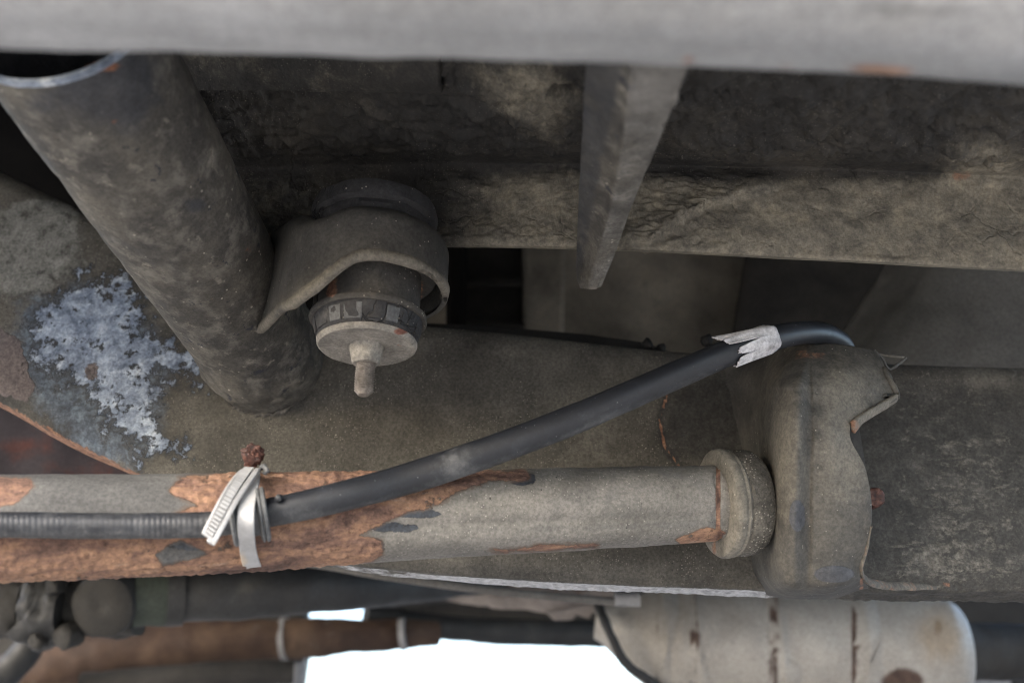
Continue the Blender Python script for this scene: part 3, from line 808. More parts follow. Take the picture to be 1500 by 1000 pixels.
LOW = [(330, 483), (350, 482), (368, 480), (385, 475), (410, 461), (440, 440), (480, 409), (510, 389), (540, 378), (560, 375)]
TOP = [(340, 336), (395, 337), (440, 338), (460, 336), (480, 326), (500, 316), (540, 306)]
path = []
left = []
for px_, dz_ in ((338, 0.010), (354, 0.004), (370, 0.0005), (386, -0.0015)):          # the strap runs into the side of the tube
    lp_ = np.interp(px_, [q[0] for q in LOW], [q[1] for q in LOW])
    q_ = P(px_, lp_, (hit_tube(px_, lp_) - CAM) @ FWD + dz_)
    left.append((q_[0], q_[1]))
for x_, y_ in left + [(-0.108, 0.4245), (-0.100, 0.4135), (-0.0935, 0.4068)]:
    path.append((x_, y_, z_at(x_, y_, TOP), z_at(x_, y_, LOW)))
for a_ in range(-122, 150, 10):
    x_ = SC0[0] + RR * math.cos(math.radians(a_)); y_ = SC0[1] + RR * math.sin(math.radians(a_))
    w_ = float(smooth(np.array(a_), -112, -84))
    path.append((x_, y_, z_at(x_, y_, TOP) * (1 - w_) + 0.0478 * w_, z_at(x_, y_, LOW) * (1 - w_) + 0.0256 * w_))
path = spline(path, 170)
ker = np.exp(-np.linspace(-2, 2, 17) ** 2); ker /= ker.sum()
for c_ in (2, 3):
    path[:, c_] = np.convolve(np.pad(path[:, c_], 8, 'edge'), ker, 'valid')
tan = np.gradient(path[:, :2], axis=0); tan /= np.linalg.norm(tan, axis=1)[:, None]
outw = np.stack([tan[:, 1], -tan[:, 0]], 1)
prof = [(0.004, 1.05, 0.006), (-0.0048, 1.0, 0.0045), (-0.0016, 1.0, 0.0018), (0.0, 1.0, -0.002), (0, 0.6, 0), (0, 0.25, 0), (0.0001, 0.0, 0.0026), (0.0006, 0.0, 0.0014), (0.0008, 0.0, 0.0005), (0.0005, 0.0, 0.0), (0.0001, 0.0, 0.0001)]
prof[0] = (-0.0075, 1.0, 0.0052)
srow = []
for o_, q, dz in prof:
    zz = path[:, 3] + (path[:, 2] - path[:, 3]) * q + dz + SC0[2] + 0.0044
    srow.append(np.stack([path[:, 0] + outw[:, 0] * o_, path[:, 1] + outw[:, 1] * o_, zz], 1))


def strap_attr(V, px, py):
    d, s = sdline(px, py, [(372, 486), (400, 470), (430, 449), (460, 424), (490, 400), (520, 381), (548, 373), (600, 385), (640, 410), (656, 430)])
    return {'dust': 0.8 * np.exp(-(d / 9) ** 2), 'dark': px * 0, 'rust': px * 0}  # dust tone draws the bright highlight along the lower rim


sheet('mount_strap', srow, 90, 260, M['strap'], ch, 0.0022, disp=lambda V, px, py: fbm(V, 60, 3) * 0.0006, attrs=strap_attr)

# pressed bracket that carries the arm
bk = [
    [(1105, 514, .592), (1122, 509, .575), (1136, 506, .555), (1150, 504, .535), (1166, 503, .522), (1180, 503, .516), (1186, 503, .515), (1192, 503, .514), (1230, 504, .514), (1276, 511, .518), (1284, 513, .519)],
    [(1030, 532, .594), (1080, 538, .582), (1112, 541, .555), (1130, 540, .53), (1150, 538, .506), (1174, 536, .497), (1186, 536, .4965), (1194, 536, .496), (1240, 538, .496), (1293, 545, .503), (1300, 547, .504)],
    [(990, 556, .594), (1066, 560, .582), (1105, 562, .553), (1124, 562, .523), (1143, 562, .494), (1168, 562, .481), (1186, 563, .4856), (1196, 563, .485), (1245, 568, .487), (1306, 577, .498), (1313, 578, .499)],
    [(986, 567, .5935), (1065, 571, .582), (1104, 573, .552), (1123, 573, .521), (1142, 573, .492), (1167, 574, .4785), (1186, 575, .483), (1196, 575, .4825), (1238, 579, .4845), (1301, 582, .496), (1308, 582.5, .497)],
    [(978, 584, .592), (1062, 588, .582), (1102, 589, .551), (1122, 589, .518), (1141, 590, .489), (1167, 590, .475), (1185, 591, .480), (1196, 591, .4795), (1230, 594, .480), (1275, 598, .488), (1282, 598, .489)],
    [(969, 602, .591), (1060, 606, .582), (1100, 607, .55), (1120, 607, .515), (1140, 608, .486), (1166, 608, .472), (1185, 609, .4766), (1196, 609, .476), (1220, 611, .476), (1246, 614, .480), (1252, 615, .481)],
    [(970, 628, .589), (1062, 634, .581), (1102, 637, .546), (1121, 637, .511), (1141, 638, .482), (1166, 638, .469), (1185, 639, .4733), (1196, 639, .472), (1218, 640, .472), (1240, 642, .476), (1246, 642, .477)],
    [(976, 665, .588), (1065, 675, .580), (1103, 678, .544), (1121, 678, .509), (1141, 679, .479), (1165, 680, .467), (1184, 681, .4713), (1195, 681, .470), (1222, 684, .470), (1262, 689, .475), (1269, 690, .476)],
    [(1020, 740, .575), (1080, 750, .568), (1104, 755, .536), (1120, 755, .505), (1140, 758, .477), (1163, 760, .466), (1183, 761, .4705), (1194, 761, .469), (1224, 763, .469), (1270, 766, .474), (1277, 766, .475)],
    [(1082, 822, .563), (1096, 827, .55), (1108, 830, .53), (1122, 832, .505), (1140, 834, .48), (1162, 836, .470), (1182, 838, .474), (1193, 838, .473), (1220, 838, .473), (1252, 835, .478), (1259, 834, .479)],
    [(1102, 848, .558), (1110, 853, .547), (1119, 856, .53), (1130, 858, .509), (1145, 861, .489), (1164, 864, .481), (1182, 865, .484), (1193, 865, .483), (1220, 864, .483), (1258, 852, .488), (1266, 851, .49)],
    [(1110, 862, .57), (1116, 867, .562), (1124, 871, .552), (1134, 874, .545), (1148, 876, .538), (1165, 877, .533), (1182, 877, .532), (1193, 877, .532), (1220, 876, .532), (1262, 863, .53), (1272, 862, .53)],
]
brow = [[P(*q) for q in r] for r in bk]


def brk_disp(V, px, py):
    d = fbm(V, 40, 3) * 0.0008 + fbm(V, 140, 3) * 0.0002
    return d + 0.002 * np.exp(-(((px - 1215) / 40) ** 2 + ((py - 842) / 16) ** 2) ** 2)


def brk_attr(V, px, py):
    du = 0.2 + 0.75 * blob(px, py, 1235, 650, 38, 90) + 0.5 * blob(px, py, 1150, 660, 28, 110) + 0.25 * blob(px, py, 1240, 560, 60, 40)
    dk = np.maximum(0.85 * np.exp(-(((px - 1168) / 14) ** 2 + ((py - 755) / 27) ** 2) ** 2), 0.82 * np.exp(-(((px - 1222) / 34) ** 2 + ((py - 840) / 15) ** 2) ** 2))
    dk = np.maximum(dk, 0.42 * blob(px, py, 1240, 790, 50, 60))
    ru = 0.55 * blob(px, py, 1185, 520, 45, 14) + 0.5 * np.exp(-((px - np.interp(py, [548, 600, 665, 740], [1000, 970, 976, 1020])) / 5) ** 2) * (py > 545) * (py < 740)
    e = np.interp(py, [690, 760, 850], [1270, 1277, 1262])
    ru = ru + 0.55 * np.exp(-((px - e) / 5) ** 2) * smooth(py, 770, 800)
    return {'dust': np.clip(du, 0, 1), 'dark': dk, 'rust': np.clip(ru, 0, 1)}


sheet('arm_bracket', brow, 220, 260, M['strap'], ch, 0.0015, disp=brk_disp, attrs=brk_attr, label='pressed grimy bracket with a fluted front that holds the end of the arm')


def lip(name, pts, rad, cr=(1.0, 0.55), rust=0.3, dust=0.5):
    return tube(name, pts, rad, M['strap'], ch, 40, 14, cross=lambda th, t: 1.0 / np.sqrt((np.cos(th) / cr[0]) ** 2 + (np.sin(th) / cr[1]) ** 2), disp=lambda V, px, py: fbm(V, 160, 3) * 0.0008,
                attrs=lambda V, px, py: {'dust': px * 0 + dust, 'dark': px * 0, 'rust': px * 0 + rust})


lo_ = [P(1314, 577, .4965), P(1298, 586, .492), P(1276, 598, .4855), P(1256, 611, .479), P(1248, 618, .4765)]
hi_ = [P(1312, 587, .4985), P(1298, 597, .494), P(1278, 609, .4875), P(1261, 620, .482), P(1250, 634, .479)]
lpv = [p for pr_ in zip(lo_, hi_) for p in pr_]
lp = link('bracket_lip', lpv, [(2 * i, 2 * i + 1, 2 * i + 3, 2 * i + 2) for i in range(4)], M['strap'], ch, 'pale bent edge of the bracket notch', True, {'dust': np.full(10, 0.75), 'dark': np.zeros(10), 'rust': np.array([.2, .3, .1, .1, .1, .1, .3, .4, .5, .5])})  # high dust value paints the lip as lit from below
m = lp.modifiers.new('smooth', 'SUBSURF'); m.levels = m.render_levels = 2; m.subdivision_type = 'SIMPLE'
m = lp.modifiers.new('thickness', 'SOLIDIFY'); m.thickness = 0.0018; m.offset = 0
lip('bracket_lip', [P(1276, 770, .475), P(1268, 805, .477), P(1260, 832, .480), P(1268, 848, .49), P(1290, 856, .505), P(1330, 858, .52), P(1372, 860, .535)], [0.001, 0.0014, 0.002, 0.0024, 0.0025, 0.0024, 0.0012], rust=0.42)
lip('bracket_lip', [P(1280, 512, .518), P(1292, 524, .52), P(1303, 540, .525), P(1316, 533, .53), P(1327, 524, .535)], [0.0005, 0.0006, 0.0007, 0.0009, 0.0007], rust=0.1, dust=0.2)
lip('bracket_lip', [P(1283, 518, .545), P(1305, 521, .547), P(1327, 523, .55)], [0.0006, 0.0007, 0.0006], rust=0.0)
prism('slot_shade_plate', [P(1236, 620, .500), P(1258, 622, .503), P(1264, 655, .503), P(1270, 692, .503), P(1248, 668, .500)], (0, 0.004, 0), M['darker'], ch, None, 0.0005)  # dark plate standing for the shaded gap behind the bracket edge

# rusty stud beside the bracket
stud = lathe('rusty_stud', [(0, -0.004), (0.0042, -0.0035), (0.005, 0), (0.0046, 0.004), (0.004, 0.012)], P(1281, 729, 0.525), (0.25, 1, 0.1), M['redrust'], None, 40, lump=24, sharp=180, disp=lambda V, px, py: fbm(V, 260, 3) * 0.0012)
stud['label'] = 'small rusty stud head poking out beside the bracket edge'; stud['category'] = 'stud'

# ================================================================== body mount
bm = thing('body_mount', 'round rubber body mount in the strap eye with a pale corroded washer and hanging bolt', 'body mount', SC0)
lathe('upper_rubber', [(0.0, 0.075), (0.031, 0.075), (0.032, 0.070), (0.0315, 0.067), (0.0288, 0.0655), (0.0295, 0.063), (0.0288, 0.060), (0.03, 0.057), (0.0297, 0.052)], SC0, bz, M['rubber'], bm, 96, disp=lambda V, px, py: fbm(V, 120, 3) * 0.0012)
lathe('sleeve', [(0.0262, 0.0128), (0.0278, 0.0128), (0.0282, 0.0142), (0.0278, 0.0158), (0.0252, 0.0172), (0.0246, 0.02), (0.0245, 0.039), (0.0238, 0.044), (0.0225, 0.056)], SC0, bz, M['sleeve'], bm, 110,
      disp=lambda V, px, py: fbm(V, 80, 3) * 0.0006, attrs=lambda V, px, py: {'rust': np.clip(0.85 * blob(px, py, 612, 425, 9, 20) + 0.8 * blob(px, py, 485, 425, 12, 14), 0, 1)})
lathe('inner_collar', [(0.0245, 0.0375), (0.031, 0.036), (0.0322, 0.0372), (0.0325, 0.05), (0.029, 0.057)], SC0, bz, M['sleeve'], bm, 90, disp=lambda V, px, py: fbm(V, 80, 3) * 0.0006, attrs=lambda V, px, py: {'rust': np.clip(0.7 * blob(px, py, 612, 425, 14, 24), 0, 1)})
lr = lathe('lower_rubber', [(0.019, 0.0025), (0.0232, 0.003), (0.0246, 0.0055), (0.0256, 0.009), (0.0262, 0.0115), (0.0262, 0.014), (0.02, 0.0145)], SC0, bz, M['rubber'], bm, 120, disp=lambda V, px, py: fbm(V, 120, 3) * 0.0009)
for k, a in enumerate(np.radians([196, 219, 241, 262, 283, 305, 327, 350])):          # blocks the rubber has split into
    w = 0.15 + 0.03 * math.sin(k * 2.3)
    lathe('rubber_block', [(0.0228, 0.0045), (0.0247, 0.0045), (0.0262, 0.0115), (0.0245, 0.0118)], SC0, bz, M['clip'] if k in (2, 3, 5) else M['rubber'], lr, 10, arc=(a - w, a + w), closed=True, disp=lambda V, px, py: fbm(V, 160, 2) * 0.0008)
lathe('washer', [(0.0, 0.0), (0.010, 0.0004), (0.019, -0.0002), (0.0228, -0.0002), (0.0238, 0.0008), (0.0239, 0.0026), (0.0225, 0.0034), (0.0, 0.0034)], SC0, bz, M['washer'], bm, 120,
      disp=lambda V, px, py: fbm(V, 90, 3) * 0.0008, label='pale corroded washer with a red rust spot', attrs=lambda V, px, py: {'rust': 0.8 * blob(px, py, 588, 485, 13, 7)})
lathe('hub_nut', [(0, -0.0086), (0.0056, -0.0086), (0.0068, -0.0074), (0.0073, -0.003), (0.0082, -0.0005), (0.0083, 0.001)], SC0, bz, M['washer'], bm, 48, disp=lambda V, px, py: fbm(V, 220, 3) * 0.0012)
pr = [(0, -0.0245), (0.0026, -0.0243), (0.0036, -0.0232)]
z = -0.0225
while z < -0.0085:
    pr += [(0.0043, z), (0.0046, z + 0.0004), (0.0034, z + 0.0008)]; z += 0.00125
pr += [(0.0043, -0.008)]
lathe('threaded_bolt', pr, SC0, bz, M['bolt'], bm, 40, disp=lambda V, px, py: fbm(V, 240, 3) * 0.0003)

# ================================================================== radius arm
arm = thing('radius_arm', 'stout round suspension arm, orange rust on the left and flat grey paint on the right', 'suspension arm', P(560, 760, 0.46))
ARM = [(-140, 774), (0, 773), (150, 770), (300, 766), (450, 760), (600, 754), (800, 746), (950, 740), (1056, 735)]


def arm_z(x): return 1.0 / (2.3256 + (2.0 - 2.3256) * x / 1050.0)


def arm_r(x): return np.interp(x, [-140, 0, 400, 560, 800, 1056], [79, 77.5, 71, 65, 60.5, 54]) * arm_z(x) / F


RUSTP = [(-60, 776), (60, 786), (150, 790), (290, 740), (250, 720), (262, 702), (330, 690), (520, 688), (640, 690), (700, 690), (770, 690), (775, 702), (720, 703), (668, 720), (640, 738), (592, 752), (545, 775), (520, 785), (560, 790), (562, 812), (500, 840), (300, 860), (-60, 870)]
RUST2 = [(-60, 698), (45, 700), (52, 712), (22, 738), (-60, 748)]
GREYP = [(228, 812), (245, 800), (268, 790), (292, 803), (308, 812), (285, 818), (262, 822), (238, 828)]
CHIPS = [((468, 803), (26, 8)), ((552, 800), (13, 13)), ((455, 790), (30, 5)), ((575, 772), (38, 8)), ((610, 752), (34, 7)), ((768, 702), (18, 9)), ((190, 797), (45, 6)), ((325, 765), (35, 12)), ((283, 800), (45, 6))]


def arm_attr(V, px, py):
    r = np.maximum(field(sdpoly(px, py, RUSTP), 14), field(sdpoly(px, py, RUST2), 10))
    r = np.minimum(r, field(-sdpoly(px, py, GREYP), 10))
    ue = np.interp(px, [0, 560, 1050], [850, 818, 794])
    r = np.maximum(r, 0.62 * field(8 - np.abs(py - ue + 4), 8) * smooth(px, 690, 730) * (1 - smooth(px, 870, 900)))
    r = np.maximum(r, field(sdpoly(px, py, [(990, 790), (1035, 772), (1062, 780), (1050, 800), (1000, 802)]), 7)); r = np.maximum(r, 0.8 * np.exp(-((px - 1052) / 4) ** 2))
    c = px * 0
    for (cx, cy), (rx, ry) in CHIPS:
        q = ((px - cx) / rx) ** 2 + ((py - cy) / ry) ** 2
        c = np.maximum(c, np.clip(1.0 - 0.5 * q, 0, 1))
    return {'rust': r, 'chip': c, 'old': np.clip(1 - smooth(px, 240, 480), 0, 1) * 0.95 + 0.4 * np.exp(-((py - np.interp(px, [500, 600, 1050], [792, 779, 766])) / 10) ** 2) * smooth(px, 540, 620)}


def arm_disp(V, px, py):
    ry = np.interp(px, [500, 600, 1050], [792, 779, 766])
    on = smooth(px, 520, 600)
    d = fbm(V, 60, 3) * 0.0005
    d = d + on * (0.0010 * np.exp(-((py - ry - 14) / 16) ** 2) - 0.0011 * np.exp(-((py - ry + 8) / 9) ** 2))
    d = d + (0.0016 * (np.abs(fbm(V, 130, 4)) - 0.2) + 0.001 * noise(V, 350)) * smooth(field(sdpoly(px, py, RUSTP), 12), 0.4, 0.7)
    d = d - 0.001 * np.exp(-((px - 1052 + 4 * np.sin(py * 0.11)) / 3.5) ** 2)
    return d


AP = [P(x, y, arm_z(x)) for x, y in ARM]
tube('arm_tube', AP, [arm_r(x) for x, y in ARM], M['arm'], arm, 560, 150, disp=arm_disp, attrs=arm_attr)
ae = AP[-1]; ad = AP[-1] - AP[-3]; ad /= np.linalg.norm(ad)
c0 = P(1048, 737, 0.4995)
lathe('cup_washer', [(0.014, 0.0), (0.0235, -0.0005), (0.0262, 0.0005), (0.0272, 0.002), (0.0272, 0.0042), (0.0264, 0.0056), (0.0268, 0.0068), (0.0262, 0.0078), (0.024, 0.0082), (0.01, 0.0082)], c0, ad, M['collar'], arm, 110,
      disp=lambda V, px, py: fbm(V, 90, 3) * 0.0006, attrs=lambda V, px, py: {'rust': np.clip(0.7 * np.exp(-((px - 1046) / 6) ** 2) * (py > 680), 0, 1) * 0.8})
lathe('rubber_bush', [(0.02, 0.0078), (0.0256, 0.008), (0.0266, 0.0095), (0.0266, 0.014), (0.0262, 0.0175), (0.0245, 0.0205), (0.02, 0.022), (0.012, 0.034)], c0, ad, M['bush'], arm, 140, disp=lambda V, px, py: fbm(V, 300, 3) * 0.0005)

# ================================================================== hose
hz = thing('rubber_hose', 'black rubber hose rising from the rusty arm to the bracket, torn white tape on it', 'hose', P(680, 672, 0.452))
H = [(300, 768, .4195, .0050), (350, 760, .4225, .0058), (400, 749, .4265, .0062), (450, 739, .430, .0064), (520, 722, .4365, .0067), (600, 700, .446, .0070), (680, 674, .451, .0071), (760, 645, .455, .0070), (840, 614, .459, .0069), (920, 580, .463, .0067), (1000, 545, .468, .0066),
     (1060, 519, .474, .0065), (1110, 501, .481, .0063), (1155, 490, .494, .0060), (1188, 487, .508, .0059), (1212, 491, .525, .0059), (1231, 503, .54, .0059), (1240, 522, .55, .0058), (1243, 548, .555, .0058)]
HP = [P(a, b, c) for a, b, c, d in H]; HR = [d for a, b, c, d in H]


def hose_attr(V, px, py):
    d = 0.62 * blob(px, py, 668, 682, 30, 30) + 0.42 * blob(px, py, 440, 752, 40, 14) + 0.25 * blob(px, py, 880, 612, 60, 18) + 0.08
    cy = np.interp(px, [h[0] for h in H], [h[1] for h in H])
    return {'dust': np.clip(d + 0.34 * smooth(py - cy, 10, 22), 0, 1)}  # dust scuffs, plus a paler lower edge painted for light from below


tube('hose_body', HP, HR, M['hose'], hz, 300, 48, attrs=hose_attr, disp=lambda V, px, py: fbm(V, 40, 2) * 0.0003)
S = [P(x, y, z) for x, y, z in ((-120, 765, .3955), (0, 768, .402), (100, 769.5, .4085), (200, 770, .4145), (300, 768, .4195), (345, 763, .4215))]
tube('ribbed_sleeve', S, [0.0052, 0.0052, 0.0053, 0.0053, 0.0054, 0.0055], M['hose'], hz, 900, 40, attrs=lambda V, px, py: {'dust': px * 0 + 0.3 + 0.25 * smooth(py, 772, 785)},  # sheen and lit lower edge painted with the dust colour
     disp=lambda V, px, py: 0.00005 * (0.6 + noise(V, 60)) * np.sin(px * 2 * math.pi / 8.2 + 1.2 * np.sin(px * .05)) + noise(V, 130) * 0.0003)
lathe('wart', [(0, -0.0016), (0.0012, -0.001), (0.0016, 0.0002), (0.0016, 0.001)], P(408, 729, 0.4215), FWD, M['hose'], hz, 16, attrs=lambda V, px, py: {'dust': px * 0 + 0.4})
# torn tape: a sleeve round the hose with a ragged free edge
Cd = spline(HP, 600); Rd = spline(np.array(HR).reshape(-1, 1), 600)[:, 0]
hpx, hpy = proj(Cd)
i1 = int(np.argmin(np.abs(hpx - 1126)))
Tt, _, _ = frames(Cd)
nv_, nu_ = 110, 26
va = np.linspace(-math.pi * 0.95, math.pi * 0.95, nv_)
jk = [(-180, 1085), (-120, 1080), (-95, 1070), (-70, 1068), (-45, 1066), (-28, 1072), (-24, 1092), (-20, 1076), (-6, 1070), (8, 1074), (15, 1098), (19, 1106), (24, 1080), (34, 1062), (60, 1060), (90, 1054), (120, 1070), (180, 1085)]
tv = []
for v in va:
    xj = np.interp(math.degrees(v), [a for a, b in jk], [b for a, b in jk]) + random.uniform(-2.5, 2.5)
    i0 = int(np.argmin(np.abs(hpx - xj)))
    for s in np.linspace(0, 1, nu_):
        f = i0 + (i1 - i0) * s; i = int(f)
        t = Tt[i]; fr = -FWD + t * (FWD @ t); fr /= np.linalg.norm(fr); up = np.cross(fr, t)
        if up[2] < 0: up = -up
        curl = 0.0007 + (1 - s) ** 3 * (0.0020 if 48 < math.degrees(v) < 110 else 0.0007) * (0.7 + 0.3 * math.sin(v * 9)) + 0.0005 * math.sin(v * 5 + s * 4)
        tv.append(Cd[i] + (fr * math.cos(v) + up * math.sin(v)) * (Rd[i] + max(curl, 0.0005)))
tp = link('torn_tape', tv, gfaces(nv_, nu_, False), M['tape'], hz, 'torn white tape wrapped round the hose')
m = tp.modifiers.new('thickness', 'SOLIDIFY'); m.thickness = 0.0005; m.offset = 0

# ================================================================== grommet and cable tie
gx = P(363, 757, 0.4205); gd = P(400, 749, .4265) - P(320, 764, .4205); gd /= np.linalg.norm(gd)
gr = lathe('hose_grommet', [(0.0062, -0.0068), (0.0102, -0.0071), (0.0112, -0.0064), (0.0110, -0.0052), (0.0085, -0.0046), (0.0085, 0.0040), (0.0104, 0.0044), (0.0116, 0.0050), (0.0116, 0.0057), (0.0108, 0.0061), (0.0118, 0.0066), (0.0117, 0.0078), (0.0104, 0.0083), (0.0062, 0.008)], gx, gd, M['clip'], None, 70,
           disp=lambda V, px, py: fbm(V, 90, 2) * 0.0004)
gr['label'] = 'grey flanged grommet around the hose under the white cable tie'; gr['category'] = 'grommet'
tie = thing('cable_tie', 'white nylon cable tie binding the hose to the rusty arm, toothed tail sticking out', 'cable tie', P(362, 780, 0.41))


def ribbon(name, L_, R_, n, mat, parent, thick, attrs=None, nv=10, bow=0.0):
    a = spline(L_, n); b = spline(R_, n)
    G = np.stack([a * (1 - t) + b * t for t in np.linspace(0, 1, nv)], 1)
    N = gnormals(G); flip = np.mean(np.sum(N * (CAM - G), axis=2)) < 0
    if flip: N = -N
    px, py = proj(G.reshape(-1, 3))
    o = link(name, G, gfaces(n, nv, flip), mat, parent, None, True, attrs(px, py) if attrs else None)
    m = o.modifiers.new('thickness', 'SOLIDIFY'); m.thickness = thick; m.offset = -1
    m = o.modifiers.new('edge', 'BEVEL'); m.width = thick * 0.3; m.segments = 2; m.limit_method = 'ANGLE'
    return o, G, N


bandL = [P(374, 693, .447), P(364, 708, .428), P(352, 733, .412), P(348, 752, .4065), P(347.5, 772, .4065), P(350, 800, .416), P(353, 820, .4285), P(357, 832, .441), P(364, 837, .455)]
bandR = [P(381, 692, .4465), P(379, 708, .4275), P(374, 733, .412), P(372, 752, .4065), P(372, 772, .4065), P(374, 800, .416), P(378, 818, .4285), P(383, 830, .441), P(390, 835, .455)]
zero = lambda px, py: {'rust': np.clip(0.85 * blob(px, py, 352, 822, 12, 16) + 0.3 * blob(px, py, 380, 690, 15, 8), 0, 1)}
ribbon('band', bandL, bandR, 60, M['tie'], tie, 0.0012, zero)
tailL = [P(356, 689, .441), P(352, 687, .434), P(341, 698, .422), P(326, 721, .408), P(310, 751, .399), P(296, 780, .394)]
tailR = [P(383, 689, .443), P(380, 690, .435), P(368, 707, .423), P(350, 734, .409), P(333, 765, .400), P(316, 796, .395)]
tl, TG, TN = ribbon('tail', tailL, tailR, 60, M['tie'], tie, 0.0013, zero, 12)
groove_shade = np.zeros((60, 12)); groove_shade[7:58, 2:8] = 1.0  # grey colour between the teeth in place of groove shade
da = tl.data.attributes.new('groove_shade', 'FLOAT', 'POINT'); da.data.foreach_set('value', groove_shade.ravel().astype(np.float32))
n0_, n1_ = TG[-1, 5], TG[-1, -1]
tdir = TG[-1, 6] - TG[-3, 6]; tdir /= np.linalg.norm(tdir)
prism('tail_tip', [n0_ - tdir * 0.0012, n1_ - tdir * 0.0012, n1_ + tdir * 0.0008, n0_ + (n1_ - n0_) * 0.15 + tdir * 0.0014, n0_ + tdir * 0.0006], -TN[-1, 6] * 0.0013, M['tie'], tie, None, 0.0003).data.attributes.new('rust', 'FLOAT', 'POINT')
# the tail's teeth: one row of fine wedges
tv, tf = [], []
fine = spline(TG, 240)
fN = spline(TN, 240)
for k in range(25):
    i = 26 + int(k * 8.4)
    if i + 5 > 238: break
    a, b = fine[i], fine[i + 5]
    lo, hi = 2, 7
    nn = fN[i, 5]
    o_ = len(tv)
    tv += [a[lo], a[hi], b[hi], b[lo], a[lo] + nn * 0.0012, a[hi] + nn * 0.0012, b[hi] + nn * 0.0009, b[lo] + nn * 0.0009]
    tf += [(o_ + 4, o_ + 5, o_ + 6, o_ + 7), (o_, o_ + 1, o_ + 5, o_ + 4), (o_ + 1, o_ + 2, o_ + 6, o_ + 5), (o_ + 3, o_, o_ + 4, o_ + 7), (o_ + 2, o_ + 3, o_ + 7, o_ + 6)]
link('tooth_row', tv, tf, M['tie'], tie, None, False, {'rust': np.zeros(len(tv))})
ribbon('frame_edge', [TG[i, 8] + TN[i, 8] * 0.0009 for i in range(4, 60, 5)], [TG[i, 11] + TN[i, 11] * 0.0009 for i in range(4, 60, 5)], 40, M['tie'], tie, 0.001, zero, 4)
rs = lathe('rusty_screw', [(0, -0.0042), (0.0022, -0.004), (0.0036, -0.0022), (0.0042, 0.0), (0.0038, 0.003), (0.0022, 0.006)], P(369, 671, 0.447), FWD + 0.3 * UPV, M['redrust'], None, 60, lump=40, sharp=180, disp=lambda V, px, py: fbm(V, 260, 4) * 0.004)
rs['label'] = 'crusty red rusted screw head just above the cable tie'; rs['category'] = 'screw'
th_ = tube('frayed_thread', [P(379, 688, .443), P(386, 683, .44), P(391, 689, .438), P(386, 694, .437)], [0.0006, 0.0011, 0.0012, 0.0006], M['clip'], None, 30, 10, disp=lambda V, px, py: fbm(V, 500, 3) * 0.0008)
th_['label'] = 'grey frayed tuft beside the rusted screw'; th_['category'] = 'thread'

# ================================================================== things below and beyond the rail
ps = thing('propeller_shaft', 'dark greasy drive shaft with a coupling at its left end, below the rusty arm', 'drive shaft', P(250, 872, 0.8))
tube('shaft_tube', [P(225, 873, .80), P(350, 868, .82), P(500, 860, .86), P(640, 856, .93), P(760, 854, 1.0)], [40 * .8 / F, 37 * .82 / F, 33 * .86 / F, 22 * .93 / F, 9 / F], M['dark'], ps, 60, 40, disp=lambda V, px, py: fbm(V, 40, 3) * 0.002)
tube('collar', [P(243, 873, .80), P(268, 872, .805)], 43 * .8 / F, M['dark'], ps, 6, 40)
tube('sleeve', [P(196, 876, .79), P(246, 874, .80)], 40 * .8 / F, M['green'], ps, 10, 40, disp=lambda V, px, py: fbm(V, 50, 3) * 0.002)
lathe('joint_cap', [(0, -0.004), (0.010, -0.005), (0.0215, -0.002), (0.0245, 0.004), (0.025, 0.03)], P(150, 887, .765), FWD, M['darker'], ps, 48, lump=24, sharp=180, disp=lambda V, px, py: fbm(V, 70, 3) * 0.002)
tube('yoke', [P(104, 884, .80), P(206, 882, .80)], 47 * .8 / F, M['darker'], ps, 30, 48, disp=lambda V, px, py: fbm(V, 60, 4) * 0.006)
tube('flange', [P(48, 886, .79), P(62, 886, .79), P(70, 890, .79), P(104, 892, .79)], [50 * .79 / F, 52 * .79 / F, 58 * .79 / F, 56 * .79 / F], M['dark'], ps, 34, 60, disp=lambda V, px, py: fbm(V, 60, 4) * 0.007)
tube('flange', [P(-40, 890, .80), P(46, 888, .80)], 46 * .8 / F, M['darker'], ps, 20, 48, disp=lambda V, px, py: fbm(V, 60, 4) * 0.005)
for x, y, r_ in ((98, 932, .009), (80, 858, .006), (54, 938, .006)):
    lathe('flange_nut', [(0, -r_ * .8), (r_ * .75, -r_ * .7), (r_, -r_ * .3), (r_, r_)], P(x, y, .765), FWD + 0.4 * RGT, M['darker'], ps, 30, lump=16, sharp=180, disp=lambda V, px, py: fbm(V, 120, 3) * 0.003)

ex = thing('exhaust_pipe', 'brown rusty exhaust pipe with two pale clamps at the bottom left', 'exhaust pipe', P(300, 945, 1.1))
tube('pipe', [P(-40, 1010, 1.05), P(80, 975, 1.06), P(160, 957, 1.07), P(280, 944, 1.08), P(420, 936, 1.1), P(520, 931, 1.12), P(640, 926, 1.16)], [38 * 1.05 / F, 37 * 1.06 / F, 37 * 1.07 / F, 35 * 1.08 / F, 30 * 1.1 / F, 24 * 1.12 / F, 18 * 1.16 / F], M['exhaust'], ex, 90, 40, disp=lambda V, px, py: fbm(V, 26, 3) * 0.003)
tube('clamp', [P(414, 937, 1.1), P(422, 936, 1.1)], 32.5 * 1.1 / F, M['clamp'], ex, 4, 40)
tube('clamp', [P(586, 929, 1.13), P(594, 928, 1.13)], 23 * 1.13 / F, M['clamp'], ex, 4, 40)
tube('hanger', [P(432, 960, 1.1), P(428, 985, 1.11), P(420, 1040, 1.12)], [0.012, 0.016, 0.016], M['clamp'], ex, 20, 20)

